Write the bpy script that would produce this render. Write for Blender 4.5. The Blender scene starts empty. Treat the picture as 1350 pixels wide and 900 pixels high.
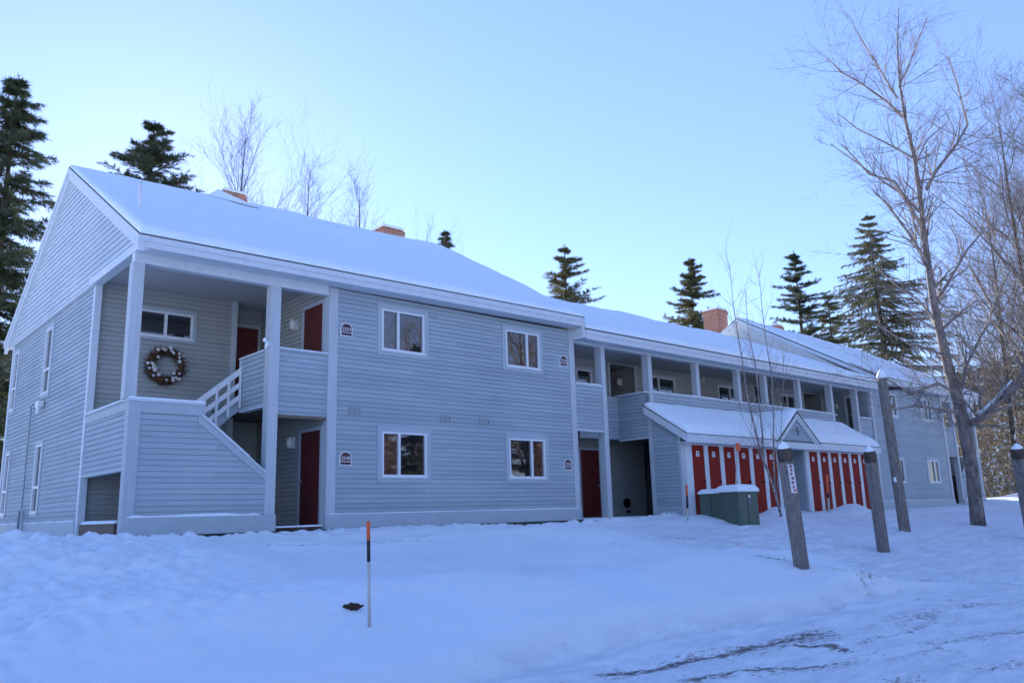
import bpy, math, random
import numpy as np
from mathutils import Vector
random.seed(7)
C = bpy.context.scene.collection
scene = bpy.context.scene
PI = math.pi

# ------------------------------------------------------------------ camera (solved from the photo's vanishing points)
FPX = 1074.3
YAW, PITCH, ROLL = [math.radians(a) for a in (41.98, 11.94, -1.628)]
CAM = np.array([0.0, -15.5, 0.0])
cy, sy, cp, sp, cr, sr = math.cos(YAW), math.sin(YAW), math.cos(PITCH), math.sin(PITCH), math.cos(ROLL), math.sin(ROLL)
FW = np.array([sy*cp, cy*cp, sp]); _r = np.array([cy, -sy, 0.0]); _u = np.cross(_r, FW)
RT = cr*_r + sr*_u; UP = -sr*_r + cr*_u

def at(px, py, depth=None, y=None, x=None):
    """world point seen in a direction, at a stated depth or on a stated wall plane"""
    d = RT*(px-675) - UP*(py-450) + FW*FPX
    if y is not None: t = (y-CAM[1])/d[1]
    elif x is not None: t = (x-CAM[0])/d[0]
    else: t = depth/FPX
    return Vector(CAM + t*d)

# ------------------------------------------------------------------ noise + ground height
_rng = np.random.RandomState(3)
_tab = _rng.rand(256, 256)
def vnoise(x, y, s=1.0, o=0):
    x = np.asarray(x, float)/s + 37.3 + o*11.7; y = np.asarray(y, float)/s + 91.1 + o*5.3
    xi = np.floor(x).astype(int); yi = np.floor(y).astype(int)
    fx = x-xi; fy = y-yi; fx = fx*fx*(3-2*fx); fy = fy*fy*(3-2*fy)
    g = lambda a, b: _tab[a % 256, b % 256]
    return (g(xi, yi)*(1-fx)*(1-fy)+g(xi+1, yi)*fx*(1-fy)+g(xi, yi+1)*(1-fx)*fy+g(xi+1, yi+1)*fx*fy)*2-1
def sstep(a, b, x):
    t = np.clip((np.asarray(x, float)-a)/(b-a), 0, 1); return t*t*(3-2*t)
_D = np.linspace(-60, 80, 1401)
_Z = np.interp(_D, [-60, 0, 1.5, 3, 4.5, 6, 7.2, 9, 12, 15.5, 25, 80], [-.30, -.30, -.33, -.43, -.70, -.95, -1.16, -1.38, -1.46, -1.52, -1.55, -1.5])
_k = np.exp(-np.linspace(-2, 2, 21)**2); _k /= _k.sum()
_Z = np.convolve(np.pad(_Z, 10, mode='edge'), _k, mode='valid')
def road_mask(x, y):
    # packed parking lane: between the bank and the annex, and the drive at lower right
    x = np.asarray(x, float); y = np.asarray(y, float)
    w = vnoise(x, y, 2.2, 4)*.5
    e = y + 9.6 + w - .02*(x-6)              # drive: y below about -9.6
    drive = sstep(.14, -.22, e)*sstep(1.5, 5.5, x+w)
    lane = sstep(14.5, 17.5, x + w*2 + .35*(y+8))*sstep(-1.6, -3.0, y+w*.5)*sstep(48, 40, x)
    lane2 = np.exp(-((y+3.7+w*.4)/.8)**2)*sstep(13, 18, x)
    return np.clip(np.maximum(np.maximum(drive, lane), lane2), 0, 1)
def zg(x, y):
    x = np.asarray(x, float); y = np.asarray(y, float)
    d = -y
    z = np.interp(d, _D, _Z)
    k = 1-.28*sstep(17, 30, x)
    z = -.22 + (z+.22)*k
    rm = road_mask(x, y)
    # ploughed bank between the drive and the lane
    bank = .36*np.exp(-((d-7.6)/1.7)**2)*sstep(15.0, 12.8, x + vnoise(x, y, 1.6, 8)*.7)*sstep(-2, 6, x)
    z = z + bank*(1-.8*rm)
    z = z + .17*vnoise(x, y, 3.4, 1)*(1-.75*rm)*sstep(1.2, 3.2, d) + .075*vnoise(x, y, 1.25, 2)*(1-.6*rm)*sstep(.3, 1.5, d)
    z = z - .13*rm + .08*sstep(15.5, 19.5, x)*sstep(7, 5, d)
    # rough ploughed chunks at the left and heaps near the building base
    lump = (sstep(6.3, 3.8, x)*sstep(9, 6, d)*sstep(-.5, 1.2, d)+.8*sstep(.05, .3, d)*sstep(1.25, .7, d)*sstep(32, 30, x))
    z = z + lump*(.09*np.abs(vnoise(x, y, .6, 5))+.09*np.abs(vnoise(x, y, .27, 6))+.06*np.abs(vnoise(x, y, .13, 7))) + lump*.03
    # shovelled strip beside the building
    z = z + .07*np.exp(-((d-2.35-.2*vnoise(x, y, 2.2, 10))/.3)**2)*sstep(5.5, 8, x)*sstep(17, 14, x)
    z = z - .10*np.exp(-((d-1.55-.1*vnoise(x, y, 3, 9))/.28)**2)*sstep(5.5, 7, x)*sstep(18, 16, x)
    z = z - .17*sstep(.8, .3, d)*sstep(-1.5, 0, d)*(sstep(3.5, 4.3, x)*sstep(7.6, 6.3, x)+sstep(11.2, 12.2, x)*sstep(19.4, 18.8, x))
    # heaps by the shed doors, at the far right and by the box
    for hx, hy, r, h in ((27.4, -2.2, .7, .34), (22.9, -2.0, .5, .34), (21.0, -2.1, 1.2, .1), (19.0, -1.9, .9, .12), (51, -2.5, 3.0, 1.0), (47, 2.5, 3.0, .35), (10.9, -.7, .6, .05), (30.9, -2.6, .9, -.05)):
        z = z + h*np.exp(-((x-hx)**2+(y-hy)**2)/r**2)
    z = z + rm*(.03*vnoise(x*.45+y*.1, y*2.2, .5, 11)+.015*vnoise(x*.6, y*2, .16, 12)) + .012*vnoise(x, y, .45, 14) + .006*vnoise(x, y, .14, 13)
    return z
def gz(x, y): return float(zg(np.array([x]), np.array([y]))[0])
def on_plane(px, py, y):
    p = at(px, py, y=y); return p, float(np.dot(np.array(p)-CAM, FW))
def hit(px, py):
    """where the ray meets the snow"""
    d = RT*(px-675) - UP*(py-450) + FW*FPX; d = d/np.linalg.norm(d)
    t = np.arange(4, 80, .02); P = CAM[None]+t[:, None]*d[None]
    z = zg(P[:, 0], P[:, 1]); i = np.argmax(P[:, 2] <= z)
    return Vector((P[i, 0], P[i, 1], z[i])), float(np.dot(P[i]-CAM, FW))

# ------------------------------------------------------------------ materials
def new_mat(name):
    m = bpy.data.materials.new(name); m.use_nodes = True
    nt = m.node_tree; b = nt.nodes['Principled BSDF']
    return m, nt, b
def noise(nt, scale, detail=3, rough=.6, stretch=None, coord='Object'):
    tc = nt.nodes.new('ShaderNodeTexCoord'); n = nt.nodes.new('ShaderNodeTexNoise')
    n.inputs['Scale'].default_value = scale; n.inputs['Detail'].default_value = detail; n.inputs['Roughness'].default_value = rough
    if stretch:
        mp = nt.nodes.new('ShaderNodeMapping'); mp.inputs['Scale'].default_value = stretch
        nt.links.new(tc.outputs[coord], mp.inputs['Vector']); nt.links.new(mp.outputs['Vector'], n.inputs['Vector'])
    else: nt.links.new(tc.outputs[coord], n.inputs['Vector'])
    return n
def ramp(nt, src, p0, c0, p1, c1):
    r = nt.nodes.new('ShaderNodeValToRGB'); e = r.color_ramp.elements
    e[0].position = p0; e[0].color = (*c0, 1); e[1].position = p1; e[1].color = (*c1, 1)
    nt.links.new(src, r.inputs['Fac']); return r
def mix(nt, fac, a, b, blend='MIX'):
    m = nt.nodes.new('ShaderNodeMix'); m.data_type = 'RGBA'; m.blend_type = blend
    for s, v in ((0, fac), (6, a), (7, b)):
        if hasattr(v, 'links') or hasattr(v, 'is_linked'): nt.links.new(v, m.inputs[s])
        else: m.inputs[s].default_value = v if s == 0 else (*v, 1)
    return m.outputs[2]
def bump(nt, b, src, strength, dist=.02):
    n = nt.nodes.new('ShaderNodeBump'); n.inputs['Strength'].default_value = strength; n.inputs['Distance'].default_value = dist
    nt.links.new(src, n.inputs['Height']); nt.links.new(n.outputs['Normal'], b.inputs['Normal'])
def simple(name, col, rough=.6, var=.12, scale=6, stretch=None, bmp=.0, metal=0, streak=0):
    m, nt, b = new_mat(name)
    n = noise(nt, scale, 5, .65, stretch)
    lo = tuple(c*(1-var) for c in col); hi = tuple(min(1, c*(1+var)) for c in col)
    out = ramp(nt, n.outputs['Fac'], .3, lo, .7, hi).outputs['Color']
    if streak:
        s = noise(nt, 1.3, 6, .7, (9, 9, .7))
        r = ramp(nt, s.outputs['Fac'], .5, (1, 1, 1), .8, tuple(1-streak*k for k in (1, 1.03, 1.1)))
        out = mix(nt, 1.0, out, r.outputs['Color'], 'MULTIPLY')
    nt.links.new(out, b.inputs['Base Color'])
    b.inputs['Roughness'].default_value = rough; b.inputs['Metallic'].default_value = metal
    if bmp: bump(nt, b, n.outputs['Fac'], bmp)
    return m
def siding_mat(name, col, var=.09):
    m, nt, b = new_mat(name)
    tc = nt.nodes.new('ShaderNodeTexCoord'); sx = nt.nodes.new('ShaderNodeSeparateXYZ'); nt.links.new(tc.outputs['Object'], sx.inputs[0])
    dv = nt.nodes.new('ShaderNodeMath'); dv.operation = 'DIVIDE'; dv.inputs[1].default_value = .104; nt.links.new(sx.outputs['Z'], dv.inputs[0])
    fl = nt.nodes.new('ShaderNodeMath'); fl.operation = 'FLOOR'; nt.links.new(dv.outputs[0], fl.inputs[0])
    # board length segments: (x+y)/3.1 offset by the row
    ad = nt.nodes.new('ShaderNodeMath'); ad.operation = 'ADD'; nt.links.new(sx.outputs['X'], ad.inputs[0]); nt.links.new(sx.outputs['Y'], ad.inputs[1])
    mu = nt.nodes.new('ShaderNodeMath'); mu.operation = 'MULTIPLY_ADD'; mu.inputs[1].default_value = .61; nt.links.new(fl.outputs[0], mu.inputs[0]); nt.links.new(ad.outputs[0], mu.inputs[2])
    d2 = nt.nodes.new('ShaderNodeMath'); d2.operation = 'DIVIDE'; d2.inputs[1].default_value = 3.1; nt.links.new(mu.outputs[0], d2.inputs[0])
    f2 = nt.nodes.new('ShaderNodeMath'); f2.operation = 'FLOOR'; nt.links.new(d2.outputs[0], f2.inputs[0])
    cb = nt.nodes.new('ShaderNodeCombineXYZ'); nt.links.new(fl.outputs[0], cb.inputs[0]); nt.links.new(f2.outputs[0], cb.inputs[1])
    wn = nt.nodes.new('ShaderNodeTexWhiteNoise'); nt.links.new(cb.outputs[0], wn.inputs['Vector'])
    base = ramp(nt, wn.outputs['Value'], 0, tuple(c*(1-var) for c in col), 1, tuple(c*(1+var) for c in col)).outputs['Color']
    g = noise(nt, 3.0, 6, .7, (1.0, 1.0, 14))
    r = ramp(nt, g.outputs['Fac'], .3, (.93, .93, .94), .65, (1, 1, 1)).outputs['Color']
    out = mix(nt, 1.0, base, r, 'MULTIPLY')
    s = noise(nt, .55, 5, .6, (1, 1, .8))
    r2 = ramp(nt, s.outputs['Fac'], .35, (.90, .91, .93), .7, (1.04, 1.03, 1.0)).outputs['Color']
    out = mix(nt, 1.0, out, r2, 'MULTIPLY')
    nt.links.new(out, b.inputs['Base Color']); b.inputs['Roughness'].default_value = .62
    return m
M = {}
M['siding'] = siding_mat('weathered_grey_siding', (.39, .455, .49))
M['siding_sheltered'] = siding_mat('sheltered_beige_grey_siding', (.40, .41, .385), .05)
M['siding_light'] = siding_mat('pale_gable_siding', (.58, .65, .68), .05)  # paler copy of the siding, imitating brighter light on the gable
M['casing'] = simple('grey_trim_paint', (.42, .475, .505), .55, .05, 5, streak=.1)
M['trim'] = simple('white_trim_paint', (.64, .68, .71), .5, .06, 4, (1, 1, 2), streak=.12)
M['post'] = simple('post_paint', (.50, .535, .555), .5, .06, 4, (3, 3, .6), streak=.12)
M['window_white'] = simple('window_vinyl', (.74, .76, .77), .35, .03)
M['ceiling'] = simple('porch_ceiling_paint', (.46, .46, .45), .6, .06, 3, (1, 8, 1))
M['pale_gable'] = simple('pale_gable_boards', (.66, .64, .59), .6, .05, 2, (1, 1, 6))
M['foundation'] = simple('concrete', (.12, .115, .105), .9, .3, 9, bmp=.3)
M['wood_dark'] = simple('old_deck_wood', (.16, .12, .085), .8, .35, 5, (1, 1, 12), bmp=.4)
M['shingle'] = simple('asphalt_shingle', (.07, .065, .06), .9, .3, 30, bmp=.5)
M['metal_dark'] = simple('dark_metal', (.03, .03, .035), .4, .2, 8, metal=.7)
M['metal'] = simple('galvanised_pipe', (.36, .36, .36), .45, .15, 8, metal=.6)
M['black'] = simple('black_paint', (.015, .015, .017), .5, .2)
M['orange'] = simple('orange_marker_paint', (.72, .12, .03), .5, .12, 20)
M['red_reflector'] = simple('red_orange_plate', (.75, .11, .04), .35, .08)
M['pole_white'] = simple('fibreglass_rod', (.52, .48, .44), .5, .12, 25, (1, 1, .3))
M['box_green'] = simple('green_cabinet_paint', (.09, .125, .095), .5, .15, 3, streak=.2)
M['dirt'] = simple('frozen_dirt', (.05, .025, .015), .9, .5, 20, bmp=.6)
M['sign_white'] = simple('sign_white', (.74, .74, .76), .4, .03)
M['sign_maroon'] = simple('sign_maroon', (.06, .008, .02), .4, .05)
M['lamp_glass'] = simple('opal_glass', (.72, .70, .64), .25, .03)
M['wreath_brown'] = simple('dried_twigs', (.12, .055, .03), .9, .4, 30)
M['wreath_white'] = simple('cotton_tufts', (.62, .58, .55), .9, .15, 30)
M['wreath_green'] = simple('dried_leaves', (.10, .09, .04), .8, .4, 30)

def red_door_mat():
    m, nt, b = new_mat('red_door_paint')
    n = noise(nt, 3, 5, .7, (6, 6, .8))
    c = ramp(nt, n.outputs['Fac'], .3, (.20, .014, .008), .7, (.30, .022, .013)).outputs['Color']
    nt.links.new(c, b.inputs['Base Color']); b.inputs['Roughness'].default_value = .65; b.inputs['Specular IOR Level'].default_value = .15
    return m
M['red'] = red_door_mat()
M['dark_red'] = simple('dark_red_entry_door', (.11, .012, .010), .6, .2, 4, (6, 6, .8))  # darker copy of the door red, standing in for shade in the entries

def brick_mat():
    m, nt, b = new_mat('chimney_brick')
    tc = nt.nodes.new('ShaderNodeTexCoord')
    sx = nt.nodes.new('ShaderNodeSeparateXYZ'); nt.links.new(tc.outputs['Object'], sx.inputs[0])
    ad = nt.nodes.new('ShaderNodeMath'); ad.operation = 'ADD'; nt.links.new(sx.outputs['X'], ad.inputs[0]); nt.links.new(sx.outputs['Y'], ad.inputs[1])
    cb = nt.nodes.new('ShaderNodeCombineXYZ'); nt.links.new(ad.outputs[0], cb.inputs[0]); nt.links.new(sx.outputs['Z'], cb.inputs[1])
    br = nt.nodes.new('ShaderNodeTexBrick'); nt.links.new(cb.outputs[0], br.inputs['Vector'])
    br.inputs['Color1'].default_value = (.36, .12, .06, 1); br.inputs['Color2'].default_value = (.26, .075, .04, 1); br.inputs['Mortar'].default_value = (.36, .33, .3, 1)
    br.inputs['Scale'].default_value = 1; br.inputs['Brick Width'].default_value = .22; br.inputs['Row Height'].default_value = .085; br.inputs['Mortar Size'].default_value = .009
    n = noise(nt, 5, 5); r = ramp(nt, n.outputs['Fac'], .3, (.8, .8, .8), .7, (1.1, 1.1, 1.1))
    nt.links.new(mix(nt, 1, br.outputs['Color'], r.outputs['Color'], 'MULTIPLY'), b.inputs['Base Color']); b.inputs['Roughness'].default_value = .85
    bump(nt, b, br.outputs['Fac'], -.5, .01)
    return m
M['brick'] = brick_mat()

def snow_mat(name, fine=1.0, tint=(.90, .965, .985)):
    m, nt, b = new_mat(name)
    n = noise(nt, 1.2, 8, .6); n2 = noise(nt, 22*fine, 6, .7)
    c = ramp(nt, n.outputs['Fac'], .3, tuple(c*.96 for c in tint), .7, tint).outputs['Color']
    nt.links.new(c, b.inputs['Base Color']); b.inputs['Roughness'].default_value = .85
    b.inputs['Specular IOR Level'].default_value = .25
    ad = nt.nodes.new('ShaderNodeMath'); ad.operation = 'ADD'; nt.links.new(n.outputs['Fac'], ad.inputs[0]); nt.links.new(n2.outputs['Fac'], ad.inputs[1])
    bump(nt, b, ad.outputs[0], .22, .03)
    return m
M['snow'] = snow_mat('snow')

def ground_mat():
    m, nt, b = new_mat('snowy_ground')
    tint = (.90, .965, .985)
    at_ = nt.nodes.new('ShaderNodeAttribute'); at_.attribute_name = 'packed'
    dt = nt.nodes.new('ShaderNodeAttribute'); dt.attribute_name = 'dirt'
    n = noise(nt, .9, 8, .62); n2 = noise(nt, 16, 7, .7)
    clean = ramp(nt, n.outputs['Fac'], .3, tuple(c*k for c, k in zip(tint, (.90, .93, .97))), .7, (.93, .955, .975)).outputs['Color']  # slow warm and cool tones imitate faint patches of reflected sunlight
    st = noise(nt, 1.6, 8, .7, (.8, 3.4, 1))
    pack = ramp(nt, st.outputs['Fac'], .32, (.66, .69, .74), .60, (.88, .92, .95)).outputs['Color']
    c = mix(nt, at_.outputs['Fac'], clean, pack)
    sp_ = noise(nt, 9, 9, .78, (1, 2.6, 1))
    md = nt.nodes.new('ShaderNodeMath'); md.operation = 'MULTIPLY_ADD'; md.inputs[1].default_value = 2.4; md.inputs[2].default_value = -1.25
    nt.links.new(sp_.outputs['Fac'], md.inputs[0])
    a2 = nt.nodes.new('ShaderNodeMath'); a2.operation = 'MULTIPLY_ADD'; a2.inputs[1].default_value = 1.0
    nt.links.new(dt.outputs['Fac'], a2.inputs[0]); nt.links.new(md.outputs[0], a2.inputs[2])
    rr = nt.nodes.new('ShaderNodeMapRange'); rr.inputs['From Min'].default_value = .34; rr.inputs['From Max'].default_value = .62
    nt.links.new(a2.outputs[0], rr.inputs['Value'])
    dn = noise(nt, 5, 5, .7)
    dc = ramp(nt, dn.outputs['Fac'], .35, (.09, .075, .065), .65, (.25, .22, .21)).outputs['Color']
    c = mix(nt, rr.outputs['Result'], c, dc)
    nt.links.new(c, b.inputs['Base Color']); b.inputs['Roughness'].default_value = .85; b.inputs['Specular IOR Level'].default_value = .25
    ad = nt.nodes.new('ShaderNodeMath'); ad.operation = 'ADD'; nt.links.new(n.outputs['Fac'], ad.inputs[0]); nt.links.new(n2.outputs['Fac'], ad.inputs[1])
    n3 = noise(nt, 75, 4, .7); a3 = nt.nodes.new('ShaderNodeMath'); a3.operation = 'MULTIPLY_ADD'; a3.inputs[1].default_value = .35
    nt.links.new(n3.outputs['Fac'], a3.inputs[0]); nt.links.new(ad.outputs[0], a3.inputs[2])
    bump(nt, b, a3.outputs[0], .42, .05)
    return m
M['ground'] = ground_mat()

def glass_mat():
    m, nt, b = new_mat('window_glass')
    b.inputs['Base Color'].default_value = (.012, .013, .015, 1); b.inputs['Roughness'].default_value = .015
    b.inputs['IOR'].default_value = 1.9; b.inputs['Specular IOR Level'].default_value = .75
    n = noise(nt, 1.3, 2, .4); bump(nt, b, n.outputs['Fac'], .05, .02)
    return m
M['glass'] = glass_mat()
M['glass_curtain'] = glass_mat(); M['glass_curtain'].name = 'window_glass_with_curtain'; M['glass_curtain'].node_tree.nodes['Principled BSDF'].inputs['Base Color'].default_value = (.10, .045, .03, 1)
M['dark_inside'] = simple('dim_interior', (.03, .03, .032), .8, .2)
M['curtain'] = simple('curtain', (.17, .13, .10), .9, .2, 14, (4, 4, .5))

def bark_mat(name, c0, c1, scale=7, stretch=(1, 1, .35), b_=.6):
    m, nt, b = new_mat(name)
    n = noise(nt, scale, 7, .72, stretch)
    nt.links.new(ramp(nt, n.outputs['Fac'], .35, c0, .65, c1).outputs['Color'], b.inputs['Base Color'])
    b.inputs['Roughness'].default_value = .9; bump(nt, b, n.outputs['Fac'], b_, .02)
    return m
M['bark'] = bark_mat('grey_bark', (.09, .07, .06), (.30, .255, .225))
M['bark_dark'] = bark_mat('dark_bark', (.04, .03, .024), (.12, .09, .07))
M['bark_fine'] = bark_mat('twig_bark', (.17, .135, .12), (.33, .28, .25), 3)
M['bark_haze'] = bark_mat('pale_twig_bark', (.22, .19, .17), (.34, .30, .27), 3)
M['bark_wood'] = bark_mat('brown_twig_bark', (.09, .07, .055), (.22, .175, .145), 3)
M['birch'] = bark_mat('birch_bark', (.07, .055, .05), (.50, .45, .42), 5, (1, 1, 2.4), .2)
M['weathered'] = bark_mat('weathered_post_wood', (.11, .09, .08), (.30, .26, .23), 6, (5, 5, .35), .5)
def needle_mat(name, c0, c1):
    m, nt, b = new_mat(name)
    n = noise(nt, 1.1, 4, .6)
    c = ramp(nt, n.outputs['Fac'], .35, c0, .65, c1).outputs['Color']
    nt.links.new(c, b.inputs['Base Color']); b.inputs['Roughness'].default_value = .7
    tr = nt.nodes.new('ShaderNodeBsdfTranslucent'); nt.links.new(c, tr.inputs['Color'])
    mx = nt.nodes.new('ShaderNodeMixShader'); mx.inputs[0].default_value = .25
    nt.links.new(b.outputs[0], mx.inputs[1]); nt.links.new(tr.outputs[0], mx.inputs[2])
    nt.links.new(mx.outputs[0], nt.nodes['Material Output'].inputs['Surface'])
    return m
M['needle'] = needle_mat('spruce_needles', (.035, .052, .028), (.09, .11, .05))
M['needle_warm'] = needle_mat('pine_needles', (.065, .075, .03), (.16, .15, .065))
M['leaf_dry'] = needle_mat('dry_leaves', (.18, .13, .06), (.40, .30, .15))

# ------------------------------------------------------------------ mesh helpers
MIRROR = False
AX = 50.5                         # the right block mirrors the left about x = AX/2
def V(x, y, z): return (AX-x, y, z) if MIRROR else (x, y, z)
class MB:
    def __init__(s): s.v = []; s.f = []
    def pt(s, p): s.v.append(V(*p)); return len(s.v)-1
    def poly(s, pts):
        i = [s.pt(p) for p in pts]; s.f.append(i[::-1] if MIRROR else i)
    def hexa(s, p):               # p: 4 bottom ccw from above, 4 top
        for a in ((3, 2, 1, 0), (4, 5, 6, 7), (0, 1, 5, 4), (1, 2, 6, 5), (2, 3, 7, 6), (3, 0, 4, 7)): s.poly([p[k] for k in a])
    def box(s, x0, x1, y0, y1, z0, z1):
        x0, x1 = min(x0, x1), max(x0, x1); y0, y1 = min(y0, y1), max(y0, y1); z0, z1 = min(z0, z1), max(z0, z1)
        s.hexa([(x0, y0, z0), (x1, y0, z0), (x1, y1, z0), (x0, y1, z0), (x0, y0, z1), (x1, y0, z1), (x1, y1, z1), (x0, y1, z1)])
        return s
    def beam(s, a, b, w, h):      # box along a->b, w across (horizontal), h vertical
        a, b = Vector(a), Vector(b); d = (b-a).normalized(); sd = d.cross(Vector((0, 0, 1))).normalized()*w/2
        up = Vector((0, 0, h/2))
        q = [a-sd-up, b-sd-up, b+sd-up, a+sd-up, a-sd+up, b-sd+up, b+sd+up, a+sd+up]
        s.hexa([tuple(k) for k in [q[3], q[2], q[1], q[0], q[7], q[6], q[5], q[4]]][::1]); return s
    def tube(s, pts, rad, n=8, cap=True):
        pts = [Vector(p) for p in pts]; rings = []
        for i, p in enumerate(pts):
            d = (pts[min(i+1, len(pts)-1)]-pts[max(i-1, 0)]).normalized()
            a = d.cross(Vector((.31, .17, .93)) if abs(d.z) < .9 else Vector((1, 0, 0))).normalized(); c = d.cross(a)
            r = rad[i] if hasattr(rad, '__len__') else rad
            rings.append([s.pt(tuple(p+(a*math.cos(2*PI*k/n)+c*math.sin(2*PI*k/n))*r)) for k in range(n)])
        for A, B in zip(rings, rings[1:]):
            for k in range(n): s.f.append([A[k], A[(k+1) % n], B[(k+1) % n], B[k]])
        if cap: s.f.append(rings[0][::-1]); s.f.append(rings[-1])
        return s
    def build(s, name, mat, parent=None, smooth=False, origin=None, label=None, cat=None, group=None, kind=None):
        me = bpy.data.meshes.new(name)
        o = bpy.data.objects.new(name, me); C.objects.link(o)
        if parent is not None:
            base = Vector(parent['_w']); o.parent = parent; w = base
        else:
            w = Vector(origin) if origin is not None else Vector((0, 0, 0)); o.location = w
        o['_w'] = tuple(w)
        me.from_pydata([(a-w.x, b-w.y, c-w.z) for a, b, c in s.v], [], s.f)
        for m in (mat if isinstance(mat, (list, tuple)) else [mat]): me.materials.append(m)
        if smooth: me.polygons.foreach_set('use_smooth', [True]*len(me.polygons))
        me.update(); tag(o, label, cat, group, kind); return o
def tag(o, label=None, cat=None, group=None, kind=None):
    if label: o['label'] = label
    if cat: o['category'] = cat
    if group: o['group'] = group
    if kind: o['kind'] = kind
    return o
def thing(name, loc, label, cat, group=None):
    o = bpy.data.objects.new(name, None); C.objects.link(o); o.location = loc; o['_w'] = tuple(loc)
    o.empty_display_size = .3
    return tag(o, label, cat, group)
def copy_tree(o, parent=None):
    c = o.copy(); C.objects.link(c); c.parent = parent
    for ch in list(o.children): copy_tree(ch, c)
    return c

class Pl:                          # a wall plane: u along, n outward, z up
    def __init__(s, axis, pos, face):
        s.a, s.q, s.s = axis, pos, face      # axis 'y': plane y=pos facing face*y ; 'x': plane x=pos facing face*x
    def p(s, u, z, n=0):
        return (u, s.q+s.s*n, z) if s.a == 'y' else (s.q+s.s*n, u, z)
def pbox(mb, pl, u0, u1, z0, z1, n0, n1):
    a, b = pl.p(u0, z0, n0), pl.p(u1, z1, n1); mb.box(a[0], b[0], a[1], b[1], a[2], b[2])
def clap(mb, pl, u0, u1, z0, z1, holes=(), span=None, e=.104, lip=.013, groove=.009):
    """lapped boards as real stepped relief, with rectangular holes"""
    flip = (pl.a == 'y' and pl.s > 0) or (pl.a == 'x' and pl.s < 0)
    def quad(a, b, c, d): mb.poly([a, b, c, d] if not flip else [d, c, b, a])
    k0 = math.floor(z0/e)
    zz = k0*e
    while zz < z1-1e-6:
        ra, rb = max(zz, z0), min(zz+e, z1)
        gz_ = zz+groove
        cuts = sorted({ra, rb} | ({gz_} if ra < gz_ < rb else set()) | {h for hh in holes for h in (hh[2], hh[3]) if ra < h < rb})
        for a, b in zip(cuts, cuts[1:]):
            if b-a < 1e-5: continue
            mid = (a+b)/2; ingroove = mid < gz_
            off = (lambda z: -.012) if ingroove else (lambda z: .004+lip*(1-(z-zz)/e))
            sa = span(a) if span else (u0, u1); sb = span(b) if span else (u0, u1)
            if sa is None: continue
            if sb is None: sb = ((sa[0]+sa[1])/2,)*2
            hs = sorted([(h[0], h[1]) for h in holes if h[2] < mid < h[3]])
            segs = []; cur = None
            edges = [sa[0]]
            for h in hs: edges += [h[0], h[1]]
            edges.append(sa[1])
            for i in range(0, len(edges), 2):
                l, r = edges[i], edges[i+1]
                if r-l < 1e-4: continue
                lb = sb[0] if i == 0 else l; rb_ = sb[1] if i+2 >= len(edges) else r
                quad(pl.p(l, a, off(a)), pl.p(r, a, off(a)), pl.p(rb_, b, off(b)), pl.p(lb, b, off(b)))
                if not ingroove and (abs(a-gz_) < 1e-6):
                    quad(pl.p(l, a, -.012), pl.p(r, a, -.012), pl.p(r, a, off(a)), pl.p(l, a, off(a)))
                if ingroove:
                    quad(pl.p(l, a, .004), pl.p(r, a, .004), pl.p(r, a, -.012), pl.p(l, a, -.012))
        zz += e
    return mb

def snow_slab(name, P00, P10, P11, P01, thick, parent, nu=60, nv=30, r=.14, seed=0, inset=.03, up=(0, 0, 1), amp=.25, mat='snow', uplift=.004):
    """snow blanket over a bilinear patch with rounded edges"""
    P = [np.array(V(*p), float) for p in (P00, P10, P11, P01)]
    us = np.linspace(0, 1, nu); vs = np.linspace(0, 1, nv)
    Lu = np.linalg.norm(P[1]-P[0]); Lv = np.linalg.norm(P[3]-P[0])
    rr = min(r, Lu/2.2, Lv/2.2)
    def warp(t, L):                 # crowd samples near the edges
        n = len(t); k = 6
        e = rr/L; a = np.linspace(0, 1, k)**1.6*e
        return np.concatenate([a, np.linspace(e, 1-e, n-2*k+2)[1:-1], 1-a[::-1]])
    us = warp(us, Lu); vs = warp(vs, Lv)
    U, W = np.meshgrid(us, vs, indexing='ij')
    B = (P[0][None, None]*((1-U)*(1-W))[..., None]+P[1]*((U)*(1-W))[..., None]+P[2]*(U*W)[..., None]+P[3]*((1-U)*W)[..., None])
    d = np.minimum(np.minimum(U, 1-U)*Lu, np.minimum(W, 1-W)*Lv)
    q = np.clip(d/rr, 0, 1); prof = np.sqrt(np.clip(1-(1-q)**2, 0, 1))
    nn = vnoise(U*Lu, W*Lv, 1.9, seed)*.6+vnoise(U*Lu, W*Lv, .6, seed+3)*.3+vnoise(U*Lu, W*Lv, .2, seed+5)*.15
    h = thick*(1+amp*nn)*prof
    T = B + np.array(up)[None, None]*(h+uplift)[..., None]
    # ragged edge: pull the boundary in a little
    n1, n2 = U.shape
    verts = T.reshape(-1, 3).tolist()
    idx = lambda i, j: i*n2+j
    faces = [[idx(i, j), idx(i+1, j), idx(i+1, j+1), idx(i, j+1)] for i in range(n1-1) for j in range(n2-1)]
    # underside
    o2 = len(verts); verts += (P[0].tolist(), P[1].tolist(), P[2].tolist(), P[3].tolist())
    nrm = np.cross(P[1]-P[0], P[3]-P[0])
    if nrm[2] < 0: faces = [f[::-1] for f in faces]
    m = MB(); m.v = [tuple(v) for v in verts]; m.f = faces + [[o2, o2+1, o2+2, o2+3]]
    return m.build(name, M[mat], parent, smooth=True)

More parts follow.
